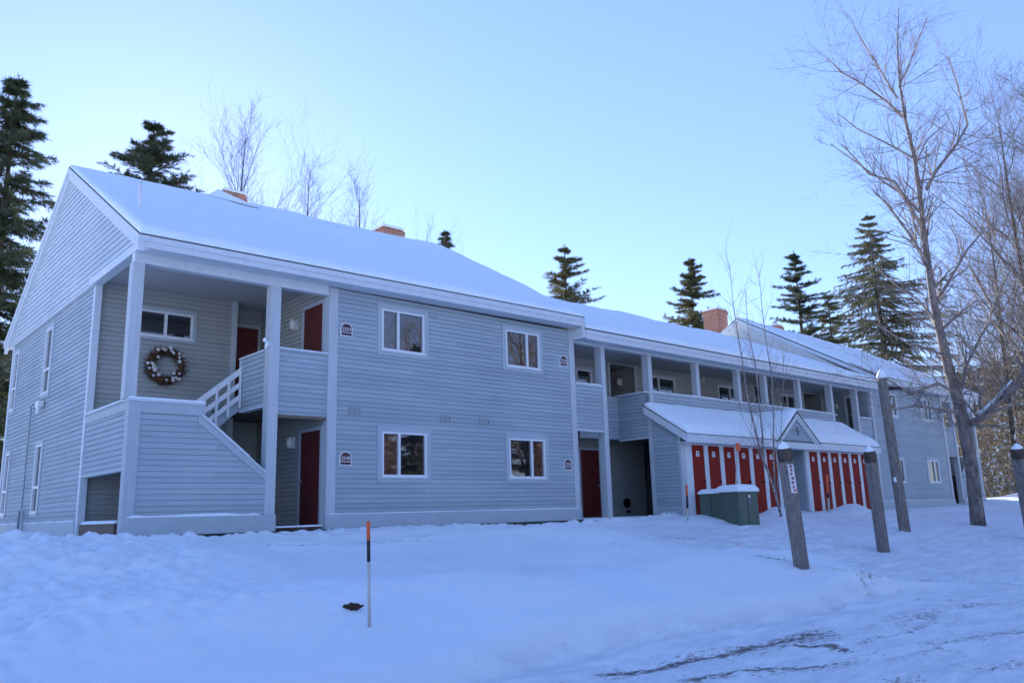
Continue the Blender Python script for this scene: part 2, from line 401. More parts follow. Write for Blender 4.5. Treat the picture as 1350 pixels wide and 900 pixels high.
def ledge_snow(name, pl, u0, u1, z, n0, n1, parent, h=.035, seed=0):
    """thin irregular line of snow on a horizontal board"""
    m = MB(); N = max(6, int(abs(u1-u0)/.12)); K = 5
    us = np.linspace(u0, u1, N); rows = []
    for i, u in enumerate(us):
        hh = h*(1+.5*float(vnoise(u, seed, .35, seed)))*(0.15 if i in (0, N-1) else 1)
        row = []
        for k in range(K):
            t = k/(K-1); row.append(m.pt(pl.p(u, z+hh*math.sin(PI*t)**.5 if 0 < t < 1 else z, n0+(n1-n0)*t)))
        rows.append(row)
    for A, B in zip(rows, rows[1:]):
        for k in range(K-1): m.f.append([A[k], A[k+1], B[k+1], B[k]])
    return m.build(name, M['snow'], parent, smooth=True)

def window(parent, pl, u0, u1, z0, z1, splits, horiz=False, recess=.05, curtain=None, casing=.12, name='window'):
    """window > casing, pane; splits: fractions where the mullion stands"""
    f = MB(); t = .042; mw = .028
    pbox(f, pl, u0, u1, z0, z0+t, -recess, .035); pbox(f, pl, u0, u1, z1-t, z1, -recess, .035)
    pbox(f, pl, u0, u0+t, z0+t, z1-t, -recess, .034); pbox(f, pl, u1-t, u1, z0+t, z1-t, -recess, .034)
    pbox(f, pl, u0-.03, u1+.03, z0-.03, z0, -recess, .055)
    panes = []
    if horiz:
        prev = z0+t
        for s_ in splits:
            c = z0+(z1-z0)*s_; pbox(f, pl, u0+t, u1-t, c-mw, c+mw, -recess, .03); panes.append((u0+t, u1-t, prev, c-mw)); prev = c+mw
        panes.append((u0+t, u1-t, prev, z1-t))
    else:
        prev = u0+t
        for s_ in splits:
            c = u0+(u1-u0)*s_; pbox(f, pl, c-mw, c+mw, z0+t, z1-t, -recess, .03); panes.append((prev, c-mw, z0+t, z1-t)); prev = c+mw
        panes.append((prev, u1-t, z0+t, z1-t))
    w = f.build(name, M['window_white'], parent)
    if casing:
        c = MB(); k = casing
        pbox(c, pl, u0-k, u1+k, z1, z1+k, -recess, .03); pbox(c, pl, u0-k, u1+k, z0-k, z0-.03, -recess, .03)
        pbox(c, pl, u0-k, u0, z0-.03, z1, -recess, .03); pbox(c, pl, u1, u1+k, z0-.03, z1, -recess, .03)
        c.build('casing', M['casing'], w)
    for i, (a, b, c_, d) in enumerate(panes):
        g = MB(); pbox(g, pl, a, b, c_, d, -recess-.012, -.02)
        g.build('pane', M['glass_curtain'] if i == curtain else M['glass'], w)
    return w
def whole(u0, u1, z0, z1): return (u0, u1, z0, z1)

def door(parent, pl, u0, u1, z0, z1, handle='l', n=0.0, frame=True, boards=5, name='door', fmat='casing', depth=.05):
    m = MB(); w = (u1-u0)/boards
    for k in range(boards): pbox(m, pl, u0+k*w+.003, u0+(k+1)*w-.003, z0, z1, n-depth, n+.02)
    pbox(m, pl, u0, u1, z0, z1, n-depth, n+.012)
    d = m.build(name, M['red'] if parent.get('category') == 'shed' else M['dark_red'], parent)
    if handle:
        hu = u0+.08 if handle == 'l' else u1-.08; h = MB()
        c = pl.p(hu, z0+(z1-z0)*.47, n+.02); e = pl.p(hu, z0+(z1-z0)*.47, n+.075)
        h.tube([c, e], [.03, .028], 8); h.build('handle', M['metal'], d, smooth=True)
    if frame:
        f = MB(); k = .09
        pbox(f, pl, u0-k, u0, z0, z1+k, n-depth, n+.035); pbox(f, pl, u1, u1+k, z0, z1+k, n-depth, n+.035); pbox(f, pl, u0, u1, z1, z1+k, n-depth, n+.035)
        f.build('door_frame', M[fmat], d)
    return d

# ------------------------------------------------------------------ apartment block (left one; the right one is its mirror image)
FY, BY = 0.0, 10.75
def apartment(label):
    root = thing('apartment_building', V(10.4, 5.0, -.2), label, 'building')
    fr = Pl('y', 0.0, -1); ga = Pl('x', 4.62, -1)
    wins = [(9.94, 11.12, 3.74, 4.70, [.38]), (13.71, 14.90, 3.74, 4.70, [.63]), (9.96, 11.17, .89, 1.88, [.38]), (13.73, 14.98, .89, 1.88, [.63])]
    w = MB(); clap(w, fr, 8.6, 16.2, .1, 4.98, holes=[(a-.06, b+.06, c-.06, d+.06) for a, b, c, d, s in wins]); w.build('front_wall', M['siding'], root)
    for k_, (a, b, c, d, s) in enumerate(wins): window(root, fr, a, b, c, d, s, curtain=0 if k_ == 2 else 1 if k_ == 3 else None)
    # gable wall (faces the side): u is y
    gw = [(6.15, 6.98, 3.07, 4.86), (9.86, 10.56, 3.07, 4.86), (6.22, 6.98, .25, 2.02), (9.76, 10.46, .27, 2.06)]
    w = MB(); clap(w, ga, 2.8, BY, .1, 5.08, holes=[(a+.04, b-.04, c+.04, d-.04) for a, b, c, d in gw]); w.build('side_wall', M['siding'], root)
    for a, b, c, d in gw: window(root, ga, a+.1, b-.1, c+.09, d-.09, [.37], horiz=True, casing=.1)
    # upper gable, oversailing a little
    eL, rL, bL = (-.47, 5.22), (5.4, 8.58), (11.27, 5.22)
    sl = (rL[1]-eL[1])/(rL[0]-eL[0])
    def span(z):
        a = eL[0]+(z+.10-eL[1])/sl; b = bL[0]-(z+.10-bL[1])/sl
        a = max(a, -.40); b = min(b, 11.2)
        return (a, b) if b > a else None
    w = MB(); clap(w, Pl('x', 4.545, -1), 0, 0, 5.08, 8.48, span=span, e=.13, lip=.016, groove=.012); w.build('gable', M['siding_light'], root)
    m = MB(); m.box(4.545, 4.64, -.40, 11.2, 5.02, 5.078); m.box(4.50, 4.56, -.40, 2.95, 4.99, 5.16); m.box(4.47, 4.62, -.44, -.39, 4.93, 5.2); m.box(4.558, 4.70, -.42, 2.84, 5.004, 5.13); m.build('gable_trim', M['trim'], root)
    # rear, far side and party wall
    m = MB(); pbox(m, Pl('y', BY, 1), 4.62, 16.2, -1, 5.0, -.1, 0); m.build('rear_wall', M['casing'], root)
    eR, rR, bR = (-.47, 5.30), (6.05, 9.08), (12.4, 5.30)
    slR = (rR[1]-eR[1])/(rR[0]-eR[0]); slB = (rR[1]-bR[1])/(bR[0]-rR[0])
    w = MB(); clap(w, Pl('x', 16.2, 1), 0.0, BY, -.1, 5.0); w.build('side_wall', M['siding'], root)
    m = MB(); xg = 16.2
    m.hexa([(xg-.1, -.3, 5.0), (xg+.02, -.3, 5.0), (xg+.02, 12.0, 5.0), (xg-.1, 12.0, 5.0),
            (xg-.1, rR[0]-.02, rR[1]-.1), (xg+.02, rR[0]-.02, rR[1]-.1), (xg+.02, rR[0]+.02, rR[1]-.1), (xg-.1, rR[0]+.02, rR[1]-.1)])
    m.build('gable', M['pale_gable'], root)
    # corner boards, skirt
    for a, b, c, d in ((8.58, 8.80, -.035, .15), (16.04, 16.235, -.035, .12)):
        m = MB(); m.box(a, b, c, d, -.2 if a < 9 else -.2, 4.98); m.build('corner_board', M['post'], root)
    m = MB(); m.box(4.585, 4.72, 2.74, 2.88, -.22, 5.02); m.build('corner_board', M['trim'], root)
    m = MB(); m.box(4.585, 4.66, BY-.14, BY+.03, -.22, 5.02); m.build('corner_board', M['trim'], root)
    m = MB(); m.box(8.565, 16.24, -.06, .0, -.2, .1); m.build('skirt_board', M['casing'], root)
    m = MB(); m.box(4.56, 4.62, 2.88, BY+.02, -.24, .1); m.build('skirt_board', M['casing'], root)
    ledge_snow('snow_ledge', fr, 8.6, 16.2, .098, .028, .062, root, .018, 3)
    ledge_snow('snow_ledge', ga, 2.9, BY, .098, .02, .062, root, .022, 4)
    m = MB(); m.box(8.7, 16.18, .0, .2, -.9, -.12); m.box(4.66, 4.9, 2.85, BY-.05, -.9, -.14); m.box(4.75, 8.6, .1, 2.85, -.9, -.2); m.build('foundation', M['foundation'], root)
    # roof deck with snow
    m = MB(); X0, X1 = 4.44, 16.27
    def slab(mb, A, B, D, E_, t=.022):
        mb.hexa([tuple(np.array(q)-np.array((0, 0, t))) for q in (A, B, D, E_)]+[A, B, D, E_])
    slab(m, (X0, eL[0], eL[1]), (X1, eR[0], eR[1]), (X1, rR[0], rR[1]), (X0, rL[0], rL[1]))
    slab(m, (X0, rL[0], rL[1]), (X1, rR[0], rR[1]), (X1, bR[0], bR[1]), (X0, bL[0], bL[1]))
    roof = m.build('roof', M['shingle'], root)
    i = .006
    snow_slab('snow_cover', (X0+i, eL[0]+.008, eL[1]+.004), (X1-i, eR[0]+.008, eR[1]+.004), (X1-i, rR[0]+.05, rR[1]), (X0+i, rL[0]+.05, rL[1]), .12, roof, 110, 60, .16, 1, amp=.45)
    snow_slab('snow_cover', (X0+i, rL[0]-.05, rL[1]), (X1-i, rR[0]-.05, rR[1]), (X1-i, bR[0]-.03, bR[1]+.02), (X0+i, bL[0]-.03, bL[1]+.02), .11, roof, 80, 40, .16, 2)
    # rake boards (two-step) on the open gable, and fascia
    m = MB()
    for (ya, za), (yb, zb) in ((eL, rL), (bL, rL)):
        for x0_, x1_, t0, t1 in ((4.46, 4.54, .026, .33), (4.425, 4.46, .026, .17)):
            p = [(x0_, ya, za-t1), (x1_, ya, za-t1), (x1_, yb, zb-t1-.0), (x0_, yb, zb-t1)]
            q = [(x0_, ya, za-t0), (x1_, ya, za-t0), (x1_, yb, zb-t0), (x0_, yb, zb-t0)]
            if yb < ya: p, q = [p[3], p[2], p[1], p[0]], [q[3], q[2], q[1], q[0]]
            m.hexa([p[0], p[1], p[2], p[3], q[0], q[1], q[2], q[3]])
    m.build('rake_board', M['trim'], root)
    def fasc(y, x0_, x1_, z0a, z1a, z0b, z1b, t=.03):
        mb.hexa([(x0_, y, z0a), (x1_, y, z0b), (x1_, y+t, z0b), (x0_, y+t, z0a), (x0_, y, z1a), (x1_, y, z1b), (x1_, y+t, z1b), (x0_, y+t, z1a)])
    m = MB(); m.box(16.2, 16.288, -.44, .04, 4.70, 5.24); m.build('fascia_return', M['trim'], root)
    m = MB()
    for (ya, za), (yb, zb) in ((eR, rR), (bR, rR)):
        p = [(16.22, ya, za-.24), (16.265, ya, za-.24), (16.265, yb, zb-.24), (16.22, yb, zb-.24)]; q = [(a, b, c+.19) for a, b, c in p]
        if yb < ya: p, q = [p[3], p[2], p[1], p[0]], [q[3], q[2], q[1], q[0]]
        m.hexa(p+q)
    m.build('rake_board', M['trim'], root)
    mb = MB(); fasc(-.455, 4.43, 16.26, 4.97, 5.19, 5.03, 5.27); fasc(-.475, 4.42, 16.27, 5.085, 5.193, 5.15, 5.273, .02); mb.build('fascia', M['trim'], root)
    m = MB(); m.hexa([(4.55, -.42, 4.98), (16.2, -.42, 5.04), (16.2, .02, 5.04), (4.55, .02, 4.98), (4.55, -.42, 5.0), (16.2, -.42, 5.06), (16.2, .02, 5.06), (4.55, .02, 5.0)]); m.build('soffit', M['trim'], root)
    # chimneys on the rear slope
    for (xa, xb, ya, yb, zt) in ((9.15, 9.85, 7.6, 8.4, 9.90), (14.80, 15.65, 7.5, 8.4, 9.96)):
        m = MB(); m.box(xa, xb, ya, yb, 6.5, zt); m.box(xa-.04, xb+.04, ya-.04, yb+.04, zt-.22, zt-.06); ch = m.build('chimney', M['brick'], roof)
        snow_slab('snow_cap', (xa-.03, ya-.03, zt), (xb+.03, ya-.03, zt), (xb+.03, yb+.03, zt), (xa-.03, yb+.03, zt), .13, ch, 20, 20, .2, 7)
    # porch: back wall, alcove, ceiling
    bk = Pl('y', 2.85, -1)
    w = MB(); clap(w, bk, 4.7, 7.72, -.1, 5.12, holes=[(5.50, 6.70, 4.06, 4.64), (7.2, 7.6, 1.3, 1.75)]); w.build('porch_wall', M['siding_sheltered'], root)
    window(root, bk, 5.50, 6.70, 4.06, 4.64, [.5], casing=.08)
    m = MB(); m.box(7.60, 7.73, 2.80, 2.95, -.1, 5.12); m.build('corner_board', M['post'], root)
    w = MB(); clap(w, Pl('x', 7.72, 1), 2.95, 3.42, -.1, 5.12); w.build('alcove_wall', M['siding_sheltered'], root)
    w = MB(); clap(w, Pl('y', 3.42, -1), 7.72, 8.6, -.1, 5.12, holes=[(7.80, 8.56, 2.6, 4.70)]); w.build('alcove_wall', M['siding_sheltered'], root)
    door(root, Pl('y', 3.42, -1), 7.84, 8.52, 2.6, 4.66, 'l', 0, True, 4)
    sw = Pl('x', 8.6, -1)
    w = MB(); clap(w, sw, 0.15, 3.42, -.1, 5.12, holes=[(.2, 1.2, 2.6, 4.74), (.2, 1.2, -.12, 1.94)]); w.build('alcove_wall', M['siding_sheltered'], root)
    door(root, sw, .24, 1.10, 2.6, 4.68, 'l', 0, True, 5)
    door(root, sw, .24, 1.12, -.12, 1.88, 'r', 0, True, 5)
    m = MB(); m.box(4.6, 8.6, 0.1, 3.42, 5.12, 5.16); m.build('porch_ceiling', M['ceiling'], root)
    # posts and beam
    m = MB(); m.box(4.52, 8.575, -.017, .16, 4.80, 5.10); m.build('porch_beam', M['trim'], root)
    m = MB(); m.box(4.50, 4.71, -.01, .20, 2.236, 4.80); m.build('porch_post', M['post'], root)
    m = MB(); m.box(7.245, 7.465, -.01, .21, -.2, 4.80); m.build('porch_post', M['post'], root)
    # lower stair enclosure with sloping top
    def tops(x): return 2.20 if x < 5.9 else 2.00-(x-5.9)*(2.00-.94)/(7.245-5.9)
    def sp2(z): return (4.80, 7.245) if z < .94 else (4.80, 5.9+(2.00-z)*(7.245-5.9)/(2.00-.94)) if z < 2.0 else (4.80, 5.9)
    w = MB(); clap(w, Pl('y', 0.0, -1), 0, 0, .13, 2.02, span=sp2)
    clap(w, Pl('y', .12, 1), 0, 0, .13, 2.02, span=lambda z: (4.7, sp2(z)[1]), e=.3, lip=.005)
    stw = w.build('stair_wall', M['siding'], root)
    m = MB(); m.box(4.79, 5.93, -.028, .12, 2.0, 2.2); m.box(4.59, 4.80, -.032, .16, -.2, 2.2)
    m.hexa([(5.86, -.03, 1.86), (7.245, -.03, .79), (7.245, .12, .79), (5.86, .12, 1.86), (5.86, -.03, 2.02), (7.245, -.03, .93), (7.245, .12, .93), (5.86, .12, 2.02)])
    m.box(4.59, 7.245, -.06, -.03, -.2, .12); m.box(7.2, 7.47, -.062, -.012, -.2, .12)
    m.build('wall_trim', M['casing'], stw)
    m = MB(); m.box(4.56, 5.97, -.06, .17, 2.2, 2.235)
    m.hexa([(5.9, -.06, 2.0), (7.24, -.06, .93), (7.24, .17, .93), (5.9, .17, 2.0), (5.9, -.06, 2.035), (7.24, -.06, .965), (7.24, .17, .965), (5.9, .17, 2.035)])
    m.build('cap_rail', M['trim'], stw)
    snow_slab('snow_strip', (4.57, -.05, 2.235), (5.95, -.05, 2.235), (5.95, .15, 2.235), (4.57, .15, 2.235), .045, stw, 30, 14, .05, 4)
    snow_slab('snow_strip', (5.98, -.05, 1.975), (6.9, -.05, 1.24), (6.9, .15, 1.24), (5.98, .15, 1.975), .03, stw, 24, 14, .05, 9)
    ledge_snow('snow_ledge', Pl('y', 0, -1), 4.66, 7.15, .12, .025, .065, stw, .04, 6)
    w = MB(); clap(w, ga, .16, 2.74, 1.0, 2.05); clap(w, Pl('x', 4.74, 1), .16, 2.74, 1.0, 2.05, e=.3, lip=.004)
    m2 = w.build('porch_side_wall', M['siding'], root)
    m = MB(); m.box(4.59, 4.76, .16, 2.74, 2.04, 2.2); m.box(4.56, 4.79, .17, 2.74, 2.2, 2.235); m.box(4.60, 4.75, .16, 2.74, .95, 1.0); m.build('cap_rail', M['casing'], m2)
    snow_slab('snow_strip', (4.57, .18, 2.235), (4.78, .18, 2.235), (4.78, 2.72, 2.235), (4.57, 2.72, 2.235), .04, m2, 14, 30, .05, 5)
    m = MB(); m.box(4.63, 4.75, .5, 2.74, -.22, .03); m.build('deck_rim', M['wood_dark'], root)
    m = MB(); m.box(4.75, 8.6, .12, 3.4, -.18, -.13); dk = m.build('deck', M['wood_dark'], root)
    snow_slab('snow_strip', (4.64, .52, .03), (5.0, .52, .03), (5.0, 2.72, .03), (4.64, 2.72, .03), .06, dk, 14, 30, .08, 15)
    snow_slab('snow_strip', (7.5, .0, -.14), (8.55, .0, -.14), (8.55, .5, -.14), (7.5, .5, -.14), .03, dk, 20, 14, .05, 16)
    # stairs: first flight rising to the left behind the wall, landing, second flight rising to the right
    m = MB()
    for k in range(8): m.box(7.2-(k+1)*.17, 7.2-k*.17, .2, 1.25, -.12+k*.17, -.08+(k+1)*.17)
    m.box(4.76, 5.86, .2, 2.7, 1.22, 1.28)
    for k in range(8):
        x0_ = 5.9+k*.18; m.box(x0_, x0_+.26, 1.5, 2.65, 1.28+k*.165, 1.32+k*.165)
    m.build('stair_treads', M['wood_dark'], root)
    m = MB()
    for y in (1.42, 2.68):
        m.hexa([(5.85, y, 1.08), (7.35, y, 2.42), (7.35, y+.05, 2.42), (5.85, y+.05, 1.08), (5.85, y, 1.38), (7.35, y, 2.72), (7.35, y+.05, 2.72), (5.85, y+.05, 1.38)])
    m.build('stair_stringer', M['casing'], root)
    # slatted stair rail
    rl = MB(); y = 1.33; x0_, x1_ = 5.75, 7.28; s_ = .84
    zt = lambda x: 2.02+(x-5.75)*s_
    for off, hh in ((0, .15), (-.31, .12), (-.58, .12)):
        rl.hexa([(x0_, y, zt(x0_)+off-hh), (x1_, y, zt(x1_)+off-hh), (x1_, y+.04, zt(x1_)+off-hh), (x0_, y+.04, zt(x0_)+off-hh), (x0_, y, zt(x0_)+off), (x1_, y, zt(x1_)+off), (x1_, y+.04, zt(x1_)+off), (x0_, y+.04, zt(x0_)+off)])
    for k in range(6):
        x = 5.95+k*.25; rl.box(x, x+.045, y-.03, y, zt(x)-.86, zt(x)-.03)
    rl.build('stair_rail', M['window_white'], root)
    # upper balcony
    w = MB(); clap(w, Pl('y', 0.03, -1), 7.465, 8.58, 2.12, 3.48); clap(w, Pl('x', 7.27, -1), .2, 1.42, 2.32, 3.44)
    clap(w, Pl('y', .15, 1), 7.4, 8.58, 2.12, 3.48, e=.3, lip=.004); clap(w, Pl('x', 7.38, 1), .2, 1.42, 2.32, 3.44, e=.3, lip=.004)
    bal = w.build('balcony_wall', M['siding'], root)
    m = MB(); m.box(7.465, 8.58, -.02, .18, 3.48, 3.52); m.box(7.23, 7.42, .2, 1.46, 3.44, 3.48); m.box(7.25, 7.40, 1.40, 1.46, 2.32, 3.44); m.box(7.25, 7.40, .2, 1.4, 2.28, 2.32); m.build('cap_rail', M['trim'], bal)
    m = MB(); m.box(7.4, 8.6, .15, 3.42, 2.34, 2.56); m.box(7.465, 8.58, .0, .15, 2.06, 2.12); m.build('balcony_floor', M['wood_dark'], bal)
    return root, roof

blockA, roofA = apartment('large grey clapboard apartment block with a snowy roof and an open corner porch with stairs')
MIRROR = True
blockC, roofC = apartment('far apartment block at the end of the row, its pale gable above the gallery roof')
MIRROR = False
# little ridge cricket and vent pipe on the near roof
m = MB()
A_, B_, L_, R_ = (9.1, 7.7, 9.45), (8.2, 5.6, 9.02), (7.8, 5.3, 8.66), (9.1, 4.8, 8.42)
m.poly([A_, L_, B_]); m.poly([A_, B_, R_]); m.poly([L_, R_, B_]); m.poly([A_, R_, L_])
m.build('cricket', M['snow'], roofA)
q = at(184, 262, y=1.6)
m = MB(); m.tube([(q.x, 1.6, q.z-.5), (q.x, 1.6, q.z+.42)], .035, 10); m.build('vent_pipe', M['sign_white'], roofA, smooth=True)
# small chimney flue cap on the far roof
m = MB(); m.tube([(41.0, 7.9, 9.7), (41.0, 7.9, 10.1)], .1, 10); m.tube([(41.0, 7.9, 10.1), (41.0, 7.9, 10.2)], [.16, .02], 10); m.build('flue', M['metal'], roofC, smooth=True)

# ------------------------------------------------------------------ gallery wing between the blocks
GX0, GX1, GY = 16.2, 34.3, 2.0
wing = thing('gallery_wing', (25.25, 4.0, -.2), 'long low wing with an open upper gallery of posts joining the two apartment blocks', 'building')
ga_back = Pl('y', GY, -1)
holesU = [(18.42, 19.10, 3.95, 4.42), (20.0, 21.25, 2.5, 4.74), (22.0, 23.44, 3.95, 4.53), (26.1, 27.35, 3.95, 4.53), (28.6, 29.8, 2.5, 4.72), (30.45, 31.65, 3.95, 4.5), (32.4, 33.9, 2.5, 4.72)]
w = MB(); clap(w, ga_back, GX0, GX1, 2.2, 4.80, holes=holesU)
clap(w, ga_back, GX0, 21.5, -.2, 2.2, holes=[(18.36, 19.30, -.2, 1.94)]); clap(w, ga_back, 29.0, GX1, -.2, 2.2)
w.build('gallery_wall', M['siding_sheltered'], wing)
window(wing, ga_back, 18.42, 19.10, 3.95, 4.42, [], casing=.08)
for a, b, s in ((22.0, 23.44, .38), (26.1, 27.35, .62), (30.45, 31.65, .5)): window(wing, ga_back, a, b, 3.95, 4.52, [s], casing=.08)
for a, b in ((20.0, 21.25), (28.6, 29.8), (32.4, 33.9)):
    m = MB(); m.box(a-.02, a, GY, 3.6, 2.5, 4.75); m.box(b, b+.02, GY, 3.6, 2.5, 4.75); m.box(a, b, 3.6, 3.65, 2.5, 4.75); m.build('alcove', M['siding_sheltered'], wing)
    m = MB(); m.box(a-.09, a, GY-.03, GY+.02, 2.5, 4.78); m.box(b, b+.09, GY-.03, GY+.02, 2.5, 4.78); m.build('corner_board', M['post'], wing)
    door(wing, Pl('y', 3.6, -1), a+.2, a+1.0, 2.55, 4.5, 'l', .0, False, 4)
door(wing, ga_back, 18.42, 19.26, -.18, 1.88, 'r', 0, True, 5)
m = MB(); m.box(21.5, 29.0, 3.4, 3.5, -.2, 2.2); m.box(21.46, 21.5, GY, 3.4, -.2, 2.2); m.build('passage_wall', M['siding'], wing)
m = MB(); m.box(GX0, GX1, .05, GY+1.6, 4.80, 4.84); m.build('gallery_ceiling', M['ceiling'], wing)
m = MB(); m.box(GX0+.05, 17.5, .05, GY, 2.36, 2.5); m.box(17.5, 33.0, 1.25, GY+1.6, 2.36, 2.5); m.box(19.4, 31.1, .05, 1.25, 2.36, 2.5); m.box(33.0, GX1, .05, GY, 2.36, 2.5); m.build('gallery_floor', M['wood_dark'], wing)
m = MB(); m.box(GX0, GX1, -.1, 12, -.9, -.22); m.box(16.3, 19.3, -.05, 2.0, -.22, -.19); m.build('foundation', M['foundation'], wing)
m = MB(); m.box(16.25, 19.3, -.25, .0, -.5, -.23); dks = m.build('deck_edge', M['wood_dark'], wing)
snow_slab('snow_strip', (16.3, -.24, -.23), (19.2, -.24, -.23), (19.2, .3, -.19), (16.3, .3, -.19), .035, dks, 50, 14, .05, 22)
# parapets
def parapet(x0, x1, z0, z1, name='parapet'):
    w = MB(); clap(w, Pl('y', 0, -1), x0, x1, z0, z1); clap(w, Pl('y', .12, 1), x0, x1, z0, z1, e=.3, lip=.004)
    p = w.build(name, M['siding'], wing)
    m = MB(); m.box(x0, x1, -.035, .15, z1, z1+.04); m.box(x0, x1, .0, .12, z0-.05, z0); m.build('cap_rail', M['trim'], p)
    snow_slab('snow_strip', (x0+.02, -.03, z1+.04), (x1-.02, -.03, z1+.04), (x1-.02, .14, z1+.04), (x0+.02, .14, z1+.04), .022, p, max(20, int((x1-x0)/.12)), 14, .04, int(x0), amp=.9)
    return p
parapet(16.24, 17.34, 2.24, 3.48); parapet(19.66, 30.84, 2.7, 3.50); parapet(33.16, 34.2, 2.24, 3.48)
for xs, face in ((19.34, -1), (31.16, 1)):
    w = MB(); clap(w, Pl('x', xs, face), .0, 1.15, 2.15, 3.48); clap(w, Pl('x', xs-face*.1, -face), .0, 1.15, 2.15, 3.48, e=.3, lip=.004); p = w.build('parapet', M['siding'], wing)
    m = MB(); m.box(xs-.1 if face < 0 else xs-.16, xs+.16 if face < 0 else xs+.1, .0, 1.2, 3.48, 3.52); m.box(min(xs, xs-face*.1), max(xs, xs-face*.1), 0, 1.15, 2.1, 2.15); m.build('cap_rail', M['trim'], p)
for x0, x1 in ((17.55, 19.34), (31.16, 32.95)):
    w = MB(); clap(w, Pl('y', 1.15, -1), x0, x1, 2.15, 3.42); p = w.build('parapet', M['siding'], wing)
    m = MB(); m.box(x0, x1, 1.12, 1.28, 3.42, 3.46); m.box(x0, x0+.1, 1.12, 1.2, 2.15, 3.42); m.build('cap_rail', M['casing'], p)
POSTS = [17.44, 19.57, 22.05, 24.45, 26.15, 28.5, 30.93, 33.06]
for x in POSTS:
    z0 = -.2 if x in (17.44, 33.06) else (2.2 if x in (19.57, 30.93) else 3.5)
    wd = .088
    m = MB(); m.box(x-wd, x+wd, -.02 if z0 < 3 else 0, (.22 if z0 < 3 else .2), z0, 4.66); m.build('gallery_post', M['post'], wing)
m = MB(); m.box(16.28, 34.22, -.01, .2, 4.66, 4.80); m.build('gallery_beam', M['trim'], wing)
m = MB(); m.box(16.24, 34.22, -.44, .0, 4.70, 4.725); m.build('soffit', M['trim'], wing)
m = MB(); m.box(16.29, 34.21, -.465, -.435, 4.69, 4.945); m.box(16.29, 34.21, -.49, -.465, 4.83, 4.952); m.build('fascia', M['trim'], wing)
m = MB(); m.box(16.3, 34.2, 10.6, 10.75, -1, 5.0); m.build('rear_wall', M['casing'], wing)
m = MB(); e0, r0, b0 = (-.5, 4.98), (6.0, 7.97), (12.4, 4.98)
for (ya, za), (yb, zb) in ((e0, r0), (r0, b0)):
    m.hexa([(16.29, ya, za-.025), (34.21, ya, za-.025), (34.21, yb, zb-.025), (16.29, yb, zb-.025), (16.29, ya, za), (34.21, ya, za), (34.21, yb, zb), (16.29, yb, zb)])
roofB = m.build('roof', M['shingle'], wing)
snow_slab('snow_cover', (16.30, -.495, 4.985), (34.20, -.495, 4.985), (34.20, 6.06, 7.98), (16.30, 6.06, 7.98), .16, roofB, 150, 60, .2, 31, amp=.5)
snow_slab('snow_cover', (16.30, 5.94, 7.98), (34.20, 5.94, 7.98), (34.20, 12.3, 5.0), (16.30, 12.3, 5.0), .16, roofB, 100, 40, .2, 33)
q = at(853, 441, y=1.4)
m = MB(); m.tube([(q.x, 1.4, 5.5), (q.x, 1.4, q.z+.08)], .09, 12); m.tube([(q.x-.02, 1.4, q.z+.02), (q.x+.30, 1.25, q.z+.03)], .10, 12); m.build('roof_vent', M['metal_dark'], roofB, smooth=True)
# door and side window in the far end wall of the gallery
ew = Pl('x', 34.3, -1)
m = MB(); pbox(m, ew, .62, 1.12, 2.6, 4.62, 0, .05); dd = m.build('end_door', M['window_white'], wing)
m = MB(); pbox(m, ew, .70, 1.0, 2.8, 4.5, .05, .06); m.build('pane', M['glass'], dd)

# ------------------------------------------------------------------ storage annex with red doors
AY = -1.14
shed = thing('storage_shed', (25.25, -.6, -.2), 'lean-to storage shed with two rows of narrow red doors and a small snowy centre gable', 'shed')
fs = Pl('y', AY, -1)
def rz(y): return 3.02+(y-0)*.63       # roof underside line
for xs_, face in ((19.34, -1), (31.16, 1)):
    w = MB(); clap(w, Pl('x', xs_, face), 0, 0, -.25, 2.95, span=lambda z: (max(AY, (z-rz(0)+.06)/.63), 0.0) if z < 2.9 else None)
    w.build('side_wall', M['siding'], shed)
m = MB(); m.box(19.30, 19.50, AY-.03, AY+.06, -.3, 2.1); m.build('corner_board', M['post'], shed)
m = MB(); m.box(19.31, 19.40, -.14, -.02, -.3, 2.84); m.build('corner_board', M['post'], shed)
m = MB(); m.box(31.0, 31.2, AY-.03, AY+.06, -.3, 2.1); m.build('corner_board', M['post'], shed)
m = MB(); m.box(19.4, 24.55, AY-.01, AY+.05, 1.83, 2.02); m.box(26.3, 31.1, AY-.01, AY+.05, 1.83, 2.02); m.box(24.5, 26.35, AY-.05, AY+.05, 1.86, 2.25); m.build('door_header', M['trim'], shed)
def plate(pl, u, z, parent, s=1.0, n=.02):
    m = MB(); w_, h_ = .075*s, .17*s
    pts = [(-w_, 0), (w_, 0), (w_, h_*.55)]+[(w_*math.cos(a), h_*.55+w_*math.sin(a)) for a in np.linspace(.2, PI-.2, 8)]+[(-w_, h_*.55)]
    f = [pl.p(u+a, z+b, n+.012) for a, b in pts]; m.poly(f)
    for i in range(len(pts)):
        a, b = pts[i], pts[(i+1) % len(pts)]; m.poly([pl.p(u+a[0], z+a[1], n+.012), pl.p(u+a[0], z+a[1], n), pl.p(u+b[0], z+b[1], n), pl.p(u+b[0], z+b[1], n+.012)])
    p = m.build('number_plate', M['sign_white'], parent)
    m = MB(); r = w_*.5
    m.poly([pl.p(u+r*math.cos(a), z+h_*.6+r*.8*math.sin(a), n+.016) for a in np.linspace(0, 2*PI, 12, endpoint=False)]); m.poly([pl.p(u-w_*.6, z+h_*.14, n+.016), pl.p(u+w_*.6, z+h_*.14, n+.016), pl.p(u+w_*.6, z+h_*.22, n+.016), pl.p(u-w_*.6, z+h_*.22, n+.016)])
    # the plate's dark mark belongs to the plate: join as second material
    return p, m
